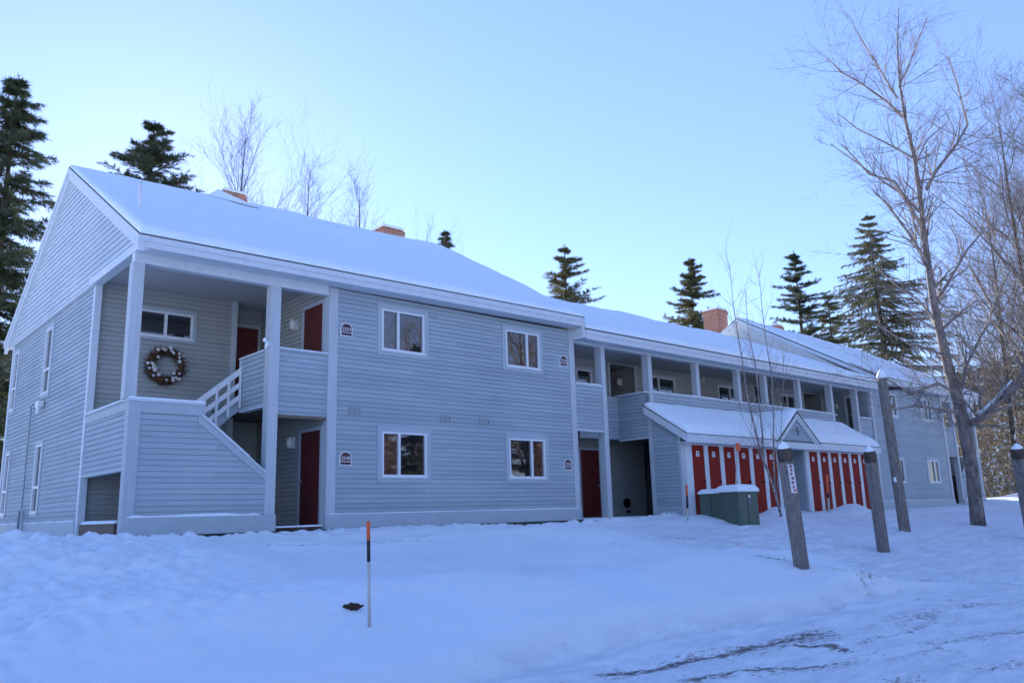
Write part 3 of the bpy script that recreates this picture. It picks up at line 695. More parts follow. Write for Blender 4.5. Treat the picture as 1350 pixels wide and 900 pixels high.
def sdoor(x0, x1):
    d = door(shed, fs, x0, x1, -.2, 1.83, None, 0, False, 4, depth=.03)
    p, mk = plate(fs, (x0+x1)/2-.02, 1.50, d)
    me = p.data; nv = len(me.vertices); w0 = Vector(p['_w'])
    vs = [tuple(v.co) for v in me.vertices]+[tuple(Vector(q)-w0) for q in mk.v]; fc = [list(f.vertices) for f in me.polygons]; k = len(fc)
    fc += [[i+nv for i in f] for f in mk.f]
    nm = bpy.data.meshes.new('number_plate'); nm.from_pydata(vs, [], fc); nm.materials.append(M['sign_white']); nm.materials.append(M['sign_maroon'])
    for i in range(k, len(fc)): nm.polygons[i].material_index = 1
    p.data = nm
    h = MB(); h.tube([fs.p(x1-.07, .78, .02), fs.p(x1-.07, .78, .07)], .03, 8); h.build('handle', M['metal_dark'], d)
    return d
LD = [19.82+.80*k for k in range(6)]; RD = [26.55+.765*k for k in range(6)]
for x in LD: sdoor(x, x+.585)
for x in RD: sdoor(x, x+.545)
def pil(a, b):
    m = MB(); m.box(a, b, AY-.03, AY+.04, -.24, 1.83); m.build('door_trim', M['trim'], shed)
pil(19.50, 19.81)
for x in LD[1:]: pil(x-.205, x-.005)
pil(LD[-1]+.60, 24.60)
pil(26.28, 26.54)
for x in RD[1:]: pil(x-.21, x-.01)
pil(RD[-1]+.56, 31.0)
m = MB(); m.box(24.56, 24.62, AY+.04, 2.0, -.2, 2.2); m.box(26.26, 26.32, AY+.04, 2.0, -.2, 2.2); m.box(24.6, 26.3, 2.0, 2.05, -.2, 2.2); m.build('passage_wall', M['siding'], shed)
m = MB(); m.box(19.36, 24.56, AY+.03, AY+.1, -.2, 2.1); m.box(26.3, 31.14, AY+.03, AY+.1, -.2, 2.1); m.box(19.5, 24.5, -.1, -.05, -.2, 2.9); m.build('backing', M['wood_dark'], shed)
m = MB(); m.box(26.2, 31.2, AY-.06, AY+.3, -.6, -.2); m.box(19.3, 24.6, AY-.02, AY+.3, -.8, -.22); m.build('foundation', M['casing'], shed)
RY = -1.52
zE = rz(RY)
m = MB(); X0, X1 = 19.16, 31.34
m.hexa([(X0, RY, zE+.03), (X1, RY, zE+.03), (X1, .0, rz(0)+.03), (X0, .0, rz(0)+.03), (X0, RY, zE+.05), (X1, RY, zE+.05), (X1, .0, rz(0)+.05), (X0, .0, rz(0)+.05)])
roofS = m.build('roof', M['shingle'], shed)
GC, GW, GH = 25.25, 1.30, 1.02          # centre gable
gz0 = zE+.02
for s, (xa, xb) in enumerate(((X0+.02, 24.35), (26.15, X1-.02))):
    snow_slab('snow_cover', (xa, RY+.004, zE+.055), (xb, RY+.004, zE+.055), (xb, -.02, rz(0)+.05), (xa, -.02, rz(0)+.05), .22, roofS, 70, 26, .3, 41+s, amp=.3)
snow_slab('snow_cover', (24.0, -.6, rz(-.6)+.05), (26.5, -.6, rz(-.6)+.05), (26.5, -.02, rz(0)+.05), (24.0, -.02, rz(0)+.05), .2, roofS, 30, 20, .25, 44)
m = MB(); m.box(X0, GC-GW, RY-.01, RY+.02, zE-.2, zE+.03); m.box(GC+GW, X1, RY-.01, RY+.02, zE-.2, zE+.03)
m.box(X0, X1, RY+.02, AY, zE-.2, zE-.18); m.box(GC-GW, GC+GW, RY-.06, RY+.02, zE-.22, zE-.02)
m.build('fascia', M['trim'], shed)
for x0_ in (X0-.005, X1-.02):
    m = MB(); m.hexa([(x0_, RY, zE-.2), (x0_+.03, RY, zE-.2), (x0_+.03, .0, rz(0)-.2), (x0_, .0, rz(0)-.2), (x0_, RY, zE+.028), (x0_+.03, RY, zE+.028), (x0_+.03, .0, rz(0)+.028), (x0_, .0, rz(0)+.028)])
    m.build('rake_board', M['trim'], shed)
# centre gable
w = MB(); clap(w, Pl('y', RY+.02, -1), 0, 0, zE-.02, zE+GH-.1, span=lambda z: (GC-(GW-.2)*(1-(z-zE)/(GH-.02)), GC+(GW-.2)*(1-(z-zE)/(GH-.02))) if z < zE+GH-.05 else None); cgw = w.build('gable', M['siding'], shed)
m = MB()
for s in (-1, 1):
    for y0_, y1_, t0, t1 in ((RY-.04, RY+.0, .05, .24), (RY-.075, RY-.04, .05, .13)):
        a = [(GC+s*(GW+.05), zE-.02), (GC, zE+GH)]
        A = [(a[0][0], y0_, a[0][1]-t1+.05), (a[1][0], y0_, a[1][1]-t1), (a[1][0], y1_, a[1][1]-t1), (a[0][0], y1_, a[0][1]-t1+.05)]
        B = [(a[0][0], y0_, a[0][1]-t0+.05), (a[1][0], y0_, a[1][1]-t0), (a[1][0], y1_, a[1][1]-t0), (a[0][0], y1_, a[0][1]-t0+.05)]
        m.hexa(A+B if s < 0 else [A[1], A[0], A[3], A[2], B[1], B[0], B[3], B[2]])
m.build('gable_trim', M['trim'], shed)
m = MB()
for s in (-1, 1):
    P_ = [(GC+s*(GW+.08), RY-.08, zE-.02), (GC, RY-.08, zE+GH-.02), (GC, .0, zE+GH-.02), (GC+s*(GW+.08), -.0, zE-.02)]
    Q_ = [(a, b, c+.04) for a, b, c in P_]
    m.hexa(P_+Q_ if s < 0 else P_[::-1]+Q_[::-1])
gr = m.build('gable_roof', M['shingle'], shed)
for s in (-1, 1):
    snow_slab('snow_cover', (GC+s*(GW+.06), RY-.06, zE+.03), (GC-s*.03, RY-.06, zE+GH+.04), (GC-s*.03, -.0, zE+GH+.04), (GC+s*(GW+.06), -.0, zE+.03), .15, gr, 30, 30, .2, 50+s, up=(0, 0, 1))
def text_mesh(body, size, pl, u, z, n, name, mat, parent, align='CENTER', ext=.004):
    cu = bpy.data.curves.new('t', 'FONT'); cu.body = body; cu.size = size; cu.extrude = ext; cu.align_x = align; cu.align_y = 'CENTER'
    o = bpy.data.objects.new('t', cu); C.objects.link(o); dg = bpy.context.evaluated_depsgraph_get(); dg.update()
    me = bpy.data.meshes.new_from_object(o.evaluated_get(dg)); bpy.data.objects.remove(o)
    m = MB(); sgn = 1 if pl.a == 'y' else -1
    m.v = [pl.p(u+sgn*v.co.x, z+v.co.y, n+v.co.z) for v in me.vertices]; m.f = [list(p.vertices) for p in me.polygons]
    return m.build(name, mat, parent)
text_mesh('5', .34, Pl('y', RY+.02, -1), 25.27, zE+.36, .04, 'house_number', M['black'], shed)

# ------------------------------------------------------------------ signs, lamps, vents, wreath (things fixed to the walls)
def unit_sign(u, z, num, label, pl=Pl('y', 0, -1), s=1.0, n=.03):
    c = pl.p(u, z, 0); root = thing('unit_sign', c, label, 'sign', 'maroon number signs on the walls')
    hw, hh = .15*s, .30*s
    def arch(hw, hh, z0, n0, n1):
        pts = [(-hw, z0), (hw, z0)]+[(hw*math.cos(a), z0+hh-hw*.85+hw*.85*math.sin(a)) for a in np.linspace(0, PI, 14)]
        m = MB(); m.poly([pl.p(u+a, z+b, n1) for a, b in pts])
        for i in range(len(pts)):
            a, b = pts[i], pts[(i+1) % len(pts)]; m.poly([pl.p(u+a[0], z+a[1], n1), pl.p(u+a[0], z+a[1], n0), pl.p(u+b[0], z+b[1], n0), pl.p(u+b[0], z+b[1], n1)])
        return m
    arch(hw, hh, -hh/2, 0, n).build('board', M['sign_white'], root)
    m = arch(hw*.84, hh*.62, -hh*.5+hh*.31, n, n+.004)
    m.build('panel', M['sign_maroon'], root)
    m = MB(); pbox(m, pl, u-hw*.84, u+hw*.84, z-hh*.43, z-hh*.25, n, n+.004); m.build('lower_band', M['sign_maroon'], root)
    text_mesh(num, .115*s, pl, u, z+hh*.02, n+.006, 'number', M['sign_white'], root, ext=.002)
    return root
unit_sign(9.02, 4.08, '2554', 'upper left maroon and white number sign between the balcony and the first window')
unit_sign(9.04, 1.26, '2548', 'lower left maroon and white number sign right of the ground floor entrance')
unit_sign(15.81, 4.08, '2556', 'white-edged number sign high on the wall beside the gallery')
unit_sign(15.82, 1.26, '2550', 'white-edged number sign low on the wall beside the gallery passage door')
unit_sign(21.6, 3.93, '2552', 'small dark red number sign on the back wall of the gallery', Pl('y', GY, -1), .8)
unit_sign(34.9, 4.0, '2560', 'distant small number sign on the far block beside the gallery end', Pl('y', 0, -1), .8)
unit_sign(41.1, 1.3, '2564', 'distant low number sign at the far block beside its porch', Pl('y', 0, -1), .8)

def wall_lamp(pl, u, z, label, s=1.0):
    root = thing('wall_lamp', pl.p(u, z, 0), label, 'lamp', 'white wall lamps in the entries')
    m = MB(); pbox(m, pl, u-.08*s, u+.08*s, z-.13*s, z+.13*s, 0.01, .04); m.build('back_plate', M['window_white'], root)
    m = MB(); c0 = [pl.p(u, z+dz*s, .04+.05*s) for dz in (-.13, -.11, -.06, 0, .06, .11, .13)]
    m.tube(c0, [.02*s, .06*s, .085*s, .09*s, .085*s, .06*s, .02*s], 14); m.build('shade', M['lamp_glass'], root, smooth=True)
wall_lamp(Pl('x', 8.6, -1), 1.5, 4.42, 'white oval wall lamp beside the upper red door of the balcony')
wall_lamp(Pl('x', 8.6, -1), 1.5, 1.70, 'white oval wall lamp beside the ground floor red door in the dark entry')
wall_lamp(Pl('x', 21.23, -1), 2.6, 4.3, 'dim wall lamp inside the first dark alcove of the gallery')
wall_lamp(Pl('y', GY, -1), 25.1, 4.66, 'small white lamp under the gallery ceiling between the first two pairs of windows', .8)
wall_lamp(Pl('y', GY, -1), 30.2, 4.66, 'small white lamp under the gallery ceiling nearest the far block', .8)
wall_lamp(Pl('x', 34.3, -1), 1.5, 4.2, 'small lamp on the end wall of the gallery beside the white framed door', .8)
# round dryer vent and small one below
root = thing('dryer_vent', (20.45, GY, .2), 'round dark wall vent low on the grey wall of the gallery passage', 'vent')
m = MB(); m.tube([(20.45, GY-.03, .25), (20.45, GY-.10, .25)], [.15, .14], 20); m.build('hood', M['metal_dark'], root)
m = MB(); m.box(20.46, 20.62, GY-.05, GY-.02, -.06, .02); m.build('outlet', M['metal_dark'], root)
for i, (gx, gz__) in enumerate(((9.25, 2.30), (11.72, 2.27), (12.93, 2.25))):
    lab = ('leftmost of the faint painted vents on the front wall, under the first window', 'middle one of the faint painted vents between the storeys', 'rightmost of the faint painted vents, below the second upper window')[i]
    root = thing('wall_vent', (gx, 0, gz__), lab, 'vent', 'painted louvre vents across the front wall')
    m = MB()
    m.box(gx-.15, gx+.15, -.045, 0, gz__+.055, gz__+.075); m.box(gx-.15, gx+.15, -.045, 0, gz__-.075, gz__-.055); m.box(gx-.15, gx-.13, -.045, 0, gz__-.055, gz__+.055); m.box(gx+.13, gx+.15, -.045, 0, gz__-.055, gz__+.055); m.box(gx-.01, gx+.01, -.043, 0, gz__-.055, gz__+.055)
    m.build('frame', M['siding'], root)
    m = MB()
    for k in range(3): m.box(gx-.12, gx+.12, -.034, -.01, gz__-.045+k*.035, gz__-.03+k*.035)
    m.build('louvre', M['casing'], root)

# wreath
wc = Vector((6.12, 2.74, 3.40))
root = thing('wreath', wc, 'big dried brown wreath with white tufts on the porch wall', 'wreath')
def leaf_cloud(mb, c, n, spread, size, rnd):
    for _ in range(n):
        d = Vector((rnd.gauss(0, 1), rnd.gauss(0, .7), rnd.gauss(0, 1))).normalized()
        p = c + d*spread*rnd.random()**.5; a = Vector((rnd.gauss(0, 1), rnd.gauss(0, 1), rnd.gauss(0, 1))).normalized()
        b = a.cross(d); b = b.normalized() if b.length > .01 else Vector((1, 0, 0))
        L = size*(.6+.8*rnd.random())
        mb.poly([tuple(p), tuple(p+a*L+b*L*.3), tuple(p+a*L*1.5), tuple(p+a*L-b*L*.3)])
rnd = random.Random(5)
m = MB(); m.tube([wc+Vector((.34*math.cos(a), 0, .34*math.sin(a))) for a in np.linspace(0, 2*PI, 28)], .055, 8, False); m.build('hoop', M['wreath_brown'], root)
mb1, mb2, mb3 = MB(), MB(), MB()
for k in range(90):
    a = rnd.random()*2*PI; c = wc+Vector(((.34+rnd.gauss(0, .03))*math.cos(a), -.03, (.34+rnd.gauss(0, .03))*math.sin(a)))
    leaf_cloud(mb1, c, 14, .085, .05, rnd)
    if k % 3 == 0: leaf_cloud(mb3, c, 12, .09, .045, rnd)
for k in range(34):
    a = rnd.random()*2*PI
    c = wc+Vector(((.34+rnd.gauss(0, .06))*math.cos(a), -.10, (.34+rnd.gauss(0, .06))*math.sin(a)))
    r = .03+.018*rnd.random()
    mb2.tube([c-Vector((r, 0, 0)), c-Vector((r*.6, 0, -.01)), c, c+Vector((r*.6, 0, .01)), c+Vector((r, 0, 0))], [.004, r*.8, r, r*.75, .004], 7)
mb1.build('twigs', M['wreath_brown'], root); mb3.build('leaves', M['wreath_green'], root); mb2.build('cotton', M['wreath_white'], root, smooth=True)

# utility pipe and outlet on the gable end
root = thing('utility_pipe', (4.56, 7.4, .1), 'thin grey utility pipe running up the gable wall to a small fitting under the window', 'pipe')
m = MB(); m.tube([(4.54, 7.55, -.5), (4.54, 7.55, 2.98), (4.54, 7.35, 3.02), (4.54, 6.75, 3.02)], .02, 8); m.build('pipe', M['casing'], root, smooth=True)
m = MB(); m.tube([(4.5, 7.25, -.5), (4.5, 7.25, .42), (4.5, 7.6, .42), (4.5, 7.6, -.5)], .03, 8); m.build('loop', M['casing'], root, smooth=True)
m = MB(); m.box(4.46, 4.58, 6.45, 6.78, 2.84, 2.97); m.tube([(4.50, 6.6, 2.86), (4.48, 6.6, 2.66)], [.05, .03], 8); m.build('fitting', M['window_white'], root)
# snow clump hanging on the rail corner
m = MB(); q = at(352, 455, y=.12); cc = Vector((7.22, .12, 3.60))
for dx, dz, r in ((0, -.05, .05), (-.05, .04, .05), (.03, .0, .04), (-.02, -.11, .035)):
    m.tube([cc+Vector((dx, -.05, dz-r)), cc+Vector((dx, -.05, dz)), cc+Vector((dx+.01, -.05, dz+r))], [r*.3, r, r*.3], 8)
m.build('snow_clump', M['snow'], None, smooth=True, origin=cc, label='small clump of snow caught at the top of the balcony corner post', cat='snow clump')

# ------------------------------------------------------------------ ground
def axis(a, b, fine0, fine1, sf, sc):
    out = [a]
    while out[-1] < b:
        x = out[-1]; d = max(fine0-x, x-fine1, 0); out.append(x+sf+min(d*.12, sc))
    return np.array(out)
xs = axis(-260, 420, 0, 21, .05, 14); ys = axis(-260, 420, -13, .3, .05, 14)
X, Y = np.meshgrid(xs, ys, indexing='ij'); Z = zg(X, Y)
far = np.sqrt((X-15)**2+(Y-0)**2); Z = Z + sstep(70, 300, far)*(vnoise(X, Y, 60, 20)*3+1)
n1, n2 = X.shape
co = np.stack([X, Y, Z], -1).reshape(-1, 3)
ii, jj = np.meshgrid(np.arange(n1-1), np.arange(n2-1), indexing='ij'); a = (ii*n2+jj).ravel()
quads = np.stack([a, a+n2, a+n2+1, a+1], -1)
me = bpy.data.meshes.new('ground'); me.vertices.add(len(co)); me.vertices.foreach_set('co', co.ravel())
me.loops.add(quads.size); me.loops.foreach_set('vertex_index', quads.ravel().astype(np.int32))
me.polygons.add(len(quads)); me.polygons.foreach_set('loop_start', np.arange(0, quads.size, 4, dtype=np.int32)); me.polygons.foreach_set('loop_total', np.full(len(quads), 4, dtype=np.int32))
me.update(calc_edges=True); me.polygons.foreach_set('use_smooth', np.ones(len(quads), dtype=bool))
fx, fy = X.ravel(), Y.ravel()
pk = road_mask(fx, fy)
at1 = me.attributes.new('packed', 'FLOAT', 'POINT'); at1.data.foreach_set('value', pk.astype(np.float32))
def track(x, y, pts, w):
    d = np.full(x.shape, 1e9)
    for (ax, ay), (bx, by) in zip(pts, pts[1:]):
        vx, vy = bx-ax, by-ay; t = np.clip(((x-ax)*vx+(y-ay)*vy)/(vx*vx+vy*vy), 0, 1)
        d = np.minimum(d, np.hypot(x-ax-t*vx, y-ay-t*vy))
    return np.exp(-(d/w)**2)
dirt = np.zeros(fx.shape)
def gp(px, py):
    h, _ = hit(px, py); return (h.x, h.y)
TR = [([(775, 893), (835, 886), (930, 868), (1030, 846), (1090, 832)], .13, .72), ([(760, 899), (850, 884), (960, 862), (1120, 832), (1200, 815), (1350, 790)], .34, .47), ([(905, 899), (1000, 882), (1150, 872), (1240, 855)], .10, .66), ([(905, 897), (1100, 872), (1250, 846), (1350, 830)], .28, .46), ([(1180, 899), (1350, 872)], .2, .42), ([(1130, 850), (1230, 820), (1340, 800)], .12, .5),
      ([(1050, 852), (1110, 860)], .10, .7), ([(1140, 862), (1180, 852)], .08, .6), ([(1010, 845), (1080, 830)], .08, .6), ([(1130, 756), (1220, 764), (1345, 770)], .2, .52), ([(815, 717), (880, 723)], .3, .55), ([(880, 709), (970, 716)], .3, .55), ([(1000, 735), (1130, 756)], .18, .5), ([(1180, 778), (1210, 784)], .12, .55), ([(1210, 790), (1350, 784)], .12, .46),
      ([(250, 722), (350, 721), (520, 714), (640, 708)], .06, .5)]
for pts, w_, s_ in TR:
    wp = [gp(*p) for p in pts]
    brk = .5+.5*vnoise(fx, fy, .9, 15)
    dirt = np.maximum(dirt, track(fx+.12*vnoise(fx, fy, .6, 17), fy+.06*vnoise(fx, fy, .4, 16), wp, w_)*s_*np.clip(brk*1.3+.25, 0.35, 1))
dirt = np.maximum(dirt, pk*(.16+.10*vnoise(fx*.4, fy, .7, 18)))
dirt = np.maximum(dirt, .20*sstep(6, 3.8, fx)*sstep(7, 3, -fy)*sstep(.5, 1.5, -fy)*(vnoise(fx, fy, .5, 19) > .45))
at2 = me.attributes.new('dirt', 'FLOAT', 'POINT'); at2.data.foreach_set('value', dirt.astype(np.float32))
me.materials.append(M['ground'])
go = bpy.data.objects.new('snowy_ground', me); C.objects.link(go); go['kind'] = 'structure'
for pts, w_, s_ in TR: pass

# ------------------------------------------------------------------ posts, pole, stakes, box, clod
def slanted_box(mb, base, top, wx, wy, tw=0.0, taper=1.0, n=4):
    """square section post from base to top (may lean), turned by tw about z"""
    base, top = Vector(base), Vector(top)
    def ring(c, k): return [tuple(c+Vector(((sx*wx/2*k)*math.cos(tw)-(sy_*wy/2*k)*math.sin(tw), (sx*wx/2*k)*math.sin(tw)+(sy_*wy/2*k)*math.cos(tw), 0))) for sx, sy_ in ((-1, -1), (1, -1), (1, 1), (-1, 1))]
    mb.hexa(ring(base, 1)+ring(top, taper))
def place(px, py, toppy, toppx=None):
    b, dep = hit(px, py); t = at(toppx if toppx else px, toppy, dep); return b, t, dep
# near post with a white strip sign
def wood_post(bx, by, tx, ty, wid, label, strip=False, tw=-.26):
    b, t, dep = place(bx, by, ty, tx); wm = wid/FPX*dep
    t = Vector((b.x+(t.x-b.x), b.y+(t.y-b.y)*.5, t.z))
    root = thing('wooden_post', b, label, 'post', 'weathered wooden posts along the lane')
    off2 = Vector((math.cos(tw), math.sin(tw), 0))*wm*.27-Vector((math.sin(tw), -math.cos(tw), 0))*wm*.22
    m = MB(); ax = (t-b); lo = b-ax*.2
    slanted_box(m, lo, b+ax*.90, wm*.62, wm*.62, tw); 
    slanted_box(m, b-ax*.18+off2, b+ax*.86+off2, wm*.5, wm*.5, tw+.05)
    m.build('shaft', M['weathered'], root)
    m = MB(); m.tube([b+ax*.86, b+ax*.88, b+ax*.95, b+ax*.965], [wm*.40, wm*.44, wm*.43, wm*.36], 12); m.build('collar', M['bark_dark'], root, smooth=True)
    m = MB(); m.tube([b+ax*.955, b+ax*.975, b+ax*1.0, b+ax*1.02], [wm*.38, wm*.34, wm*.2, wm*.03], 12); m.build('snow_cap', M['snow'], root, smooth=True)
    return root, b, t, wm
r1, b, t, wm = wood_post(1057, 748, 1040, 584, 22.5, 'near wooden post with a white strip notice, in front of the shed entrance')
ax = t-b
# white strip notice on the camera side of the shaft
tw = -.26
nrm = Vector((math.sin(tw), -math.cos(tw), 0)); sd = Vector((math.cos(tw), math.sin(tw), 0))
def strip_quad(mb, k0, k1, w0, w1, off):
    c0, c1 = b+ax*k0+nrm*(wm*.31+off), b+ax*k1+nrm*(wm*.31+off)
    mb.poly([tuple(c0+sd*w0), tuple(c0+sd*w1), tuple(c1+sd*w1), tuple(c1+sd*w0)])
m = MB()
c0, c1 = b+ax*.60+nrm*(wm*.31+.004), b+ax*.83+nrm*(wm*.31+.004); hw = wm*.23
m.hexa([tuple(c0-sd*hw), tuple(c0+sd*hw), tuple(c0+sd*hw-nrm*.01), tuple(c0-sd*hw-nrm*.01), tuple(c1-sd*hw), tuple(c1+sd*hw), tuple(c1+sd*hw-nrm*.01), tuple(c1-sd*hw-nrm*.01)])
nt_ = m.build('notice', M['sign_white'], r1)
m = MB()
for i, k in enumerate((.815, .785, .755, .72, .685, .65)): strip_quad(m, k-.012, k+.010, -hw*.55+.01*(i % 2), hw*.5-.008*(i % 3), .0075)
m.build('lettering', simple('faded_letters', (.30, .12, .13), .5, .2), nt_)
m = MB(); strip_quad(m, .612, .63, -hw*.1, hw*.8, .0075); m.build('orange_mark', M['orange'], nt_)
wood_post(1165, 727, 1153, 589, 18, 'second wooden post, standing beside the right end of the shed', tw=-.3)
wood_post(1363, 712, 1346, 586, 20, 'wooden post cut off by the edge of the picture beyond the big tree', tw=-.3)
# light pole
b, t, dep = place(1193, 699, 485, 1169)
t = Vector((t.x, b.y+(t.y-b.y)*.6, t.z)); ax = t-b; wm = 13/FPX*dep
root = thing('lamp_post', b, 'tall round wooden lamp pole with a flat dark lamp head near its top', 'lamp post')
m = MB(); m.tube([b-Vector((0, 0, .5))]+[b+ax*k for k in (0, .25, .5, .75, .95)], [wm*.55, wm*.55, wm*.53, wm*.5, wm*.48, wm*.47], 14); m.build('pole', M['weathered'], root, smooth=True)
m = MB(); m.tube([b+ax*.945, b+ax*.965, b+ax*.985, b+ax*1.0], [wm*.48, wm*.45, wm*.25, wm*.05], 12); m.build('snow_cap', M['snow'], root, smooth=True)
c = b+ax*.88; dr = Vector((.8, -.5, 0)).normalized()
m = MB(); m.tube([c, c+dr*.2], .02, 8); m.tube([c+dr*.14-Vector((0, 0, .02)), c+dr*.22, c+dr*.50+Vector((0, 0, .0)), c+dr*.58-Vector((0, 0, .01))], [.03, .055, .045, .012], 10); lh = m.build('lamp_head', M['metal_dark'], root, smooth=True)
m = MB(); m.tube([b+ax*.30-Vector((.12, 0, 0)), b+ax*.305-Vector((.12, 0, 0)), b+ax*.33-Vector((.12, 0, 0))], [.04, .05, .04], 8); m.build('snow_knob', M['snow'], root, smooth=True)

def stake(bx, by, tx, ty, label, wid=5, red=.18, dark=.2, flag=False, redmat='orange'):
    b, dep = hit(bx, by) if by > 700 else on_plane(bx, by, -1.9); t = at(tx, ty, dep); r = wid/2/FPX*dep; ax = t-b
    root = thing('snow_stake', b, label, 'snow stake', 'driveway snow stakes')
    m = MB(); m.tube([b-ax*.1, b+ax*(1-red-dark)], [r*1.05, r*.9], 10); m.build('rod', M['pole_white'], root, smooth=True)
    if dark: m = MB(); m.tube([b+ax*(1-red-dark), b+ax*(1-red)], [r*1.05, r*1.05], 10); m.build('dark_band', M['black'], root, smooth=True)
    m = MB(); m.tube([b+ax*(1-red), b+ax], [r*1.12, r*1.12], 10); m.build('orange_tip', M[redmat], root, smooth=True)
    return root, b, t, dep
stake(487, 826, 485.5, 687, 'near snow stake with orange top and dark band, standing alone in the foreground snow', 4.6)
stake(907, 686, 905, 639, 'thin snow stake with orange top in front of the corner of the shed', 2.6, .3, .35)
stake(1093, 674, 1090, 626, 'thin snow stake with red top in front of the right row of red doors', 3.0, .5, .12, redmat='red_reflector')
b, dep = on_plane(969, 676, -1.9)
t = at(972, 584, dep); root, b, t2, dep = stake(969, 676, 972, 584, 'thin rod with an orange-red square plate, behind the green utility box', 1.8, .03, 0)
m = MB(); c = t+Vector((0, -.02, -.1)); m.box(c.x-.12, c.x+.10, c.y-.012, c.y+.002, c.z-.12, c.z+.10); m.build('plate', M['red_reflector'], root)

# green utility box
bR, dR = on_plane(978, 688, -2.85)
yb = bR.y
root = thing('utility_box', (18.6, yb, gz(18.6, yb)), 'dark green metal utility box under a snow cap before the red doors', 'utility box')
k = dR/FPX
c = at(958, 690, dR); cu = Vector((bR.x, bR.y, 0))
yawb = math.radians(-8)
def rot(px_, py_): return (cu.x+px_*math.cos(yawb)-py_*math.sin(yawb), cu.y+px_*math.sin(yawb)+py_*math.cos(yawb))
zb = bR.z-.45; zt = at(978, 647, dR).z
def rbox(mb, x0, x1, y0, y1, z0, z1):
    P_ = [rot(x0, y0), rot(x1, y0), rot(x1, y1), rot(x0, y1)]; mb.hexa([(a, b_, z0) for a, b_ in P_]+[(a, b_, z1) for a, b_ in P_])
m = MB(); rbox(m, -.06, .72, 0, .62, zb, zt); rbox(m, -.085, .745, -.025, .645, zt-.08, zt-.01); body = m.build('cabinet', M['box_green'], root)
m = MB(); rbox(m, -.04, .44, .62, 1.42, zb, zt-.03); m.build('side_cabinet', M['box_green'], root)
m = MB(); rbox(m, .28, .295, -.006, 0, zb, zt-.08); rbox(m, -.046, -.04, 1.0, 1.015, zb, zt-.1); m.build('seam', M['black'], body)
m = MB(); rbox(m, .34, .42, -.008, 0, zt-.17, zt-.10); m.build('label', M['sign_white'], body)
m = MB(); rbox(m, .345, .41, -.007, 0, zt-.36, zt-.20); m.build('label', simple('faded_blue_label', (.12, .13, .24), .5), body)
def rsnow(x0, x1, y0, y1, z, th, sd_):
    P_ = [rot(x0, y0), rot(x1, y0), rot(x1, y1), rot(x0, y1)]
    snow_slab('snow_cap', *[(a, b_, z) for a, b_ in P_], th, body, 24, 24, .16, sd_)
rsnow(-.11, .77, -.05, .78, zt-.01, .20, 61); rsnow(-.08, .50, .55, 1.47, zt-.03, .13, 63)
# dark clod
b, dep = hit(463, 802)
m = MB(); rnd = random.Random(3)
for dx, w_ in ((-.05, .035), (.0, .055), (.05, .045), (.09, .02)):
    c = b+Vector((dx*.74, dx*-.5, .012)); m.tube([c+Vector((-.03, .02, .02)), c, c+Vector((.04, -.02, .015))], [w_*.4, w_, w_*.4], 7)
m.build('dirt_clod', M['dirt'], None, origin=b, label='small dark brown clod lying in the snow left of the near stake', cat='clod')

# ------------------------------------------------------------------ trees
def arr_build(name, verts, faces_n, mat, parent, smooth=False):
    """verts: (N,3) array of separate triangles / quads with faces_n corners each"""
    v = np.asarray(verts, np.float32); w = np.array(parent['_w'] if parent is not None else (0, 0, 0), np.float32)
    v = v-w; n = len(v); me = bpy.data.meshes.new(name)
    me.vertices.add(n); me.vertices.foreach_set('co', v.ravel()); me.loops.add(n); me.loops.foreach_set('vertex_index', np.arange(n, dtype=np.int32))
    k = n//faces_n; me.polygons.add(k); me.polygons.foreach_set('loop_start', np.arange(0, n, faces_n, dtype=np.int32)); me.polygons.foreach_set('loop_total', np.full(k, faces_n, dtype=np.int32))
    me.update(calc_edges=True); me.materials.append(mat)
    o = bpy.data.objects.new(name, me); C.objects.link(o)
    if parent is not None: o.parent = parent
    o['_w'] = tuple(w.tolist()); return o

class Twigs:
    """collects tapered branches and turns them into one mesh of thin prisms"""
    def __init__(s): s.P = []; s.Q = []; s.r0 = []; s.r1 = []
    def seg(s, a, b, ra, rb): s.P.append(a); s.Q.append(b); s.r0.append(ra); s.r1.append(rb)
    def build(s, name, mat, parent, n=3):
        P = np.array(s.P); Q = np.array(s.Q); r0 = np.array(s.r0)[:, None]; r1 = np.array(s.r1)[:, None]
        D = Q-P; D /= np.linalg.norm(D, axis=1)[:, None]+1e-9
        ref = np.where(np.abs(D[:, 2:3]) < .9, np.array([[0, 0, 1.]]), np.array([[1., 0, 0]]))
        A = np.cross(D, ref); A /= np.linalg.norm(A, axis=1)[:, None]; B = np.cross(D, A)
        out = []
        for k in range(n):
            t0, t1 = 2*PI*k/n, 2*PI*(k+1)/n
            e0 = A*math.cos(t0)+B*math.sin(t0); e1 = A*math.cos(t1)+B*math.sin(t1)
            out.append(np.stack([P+e0*r0, P+e1*r0, Q+e1*r1, Q+e0*r1], 1))
        v = np.concatenate(out, 0).reshape(-1, 3)
        return arr_build(name, v, 4, mat, parent)

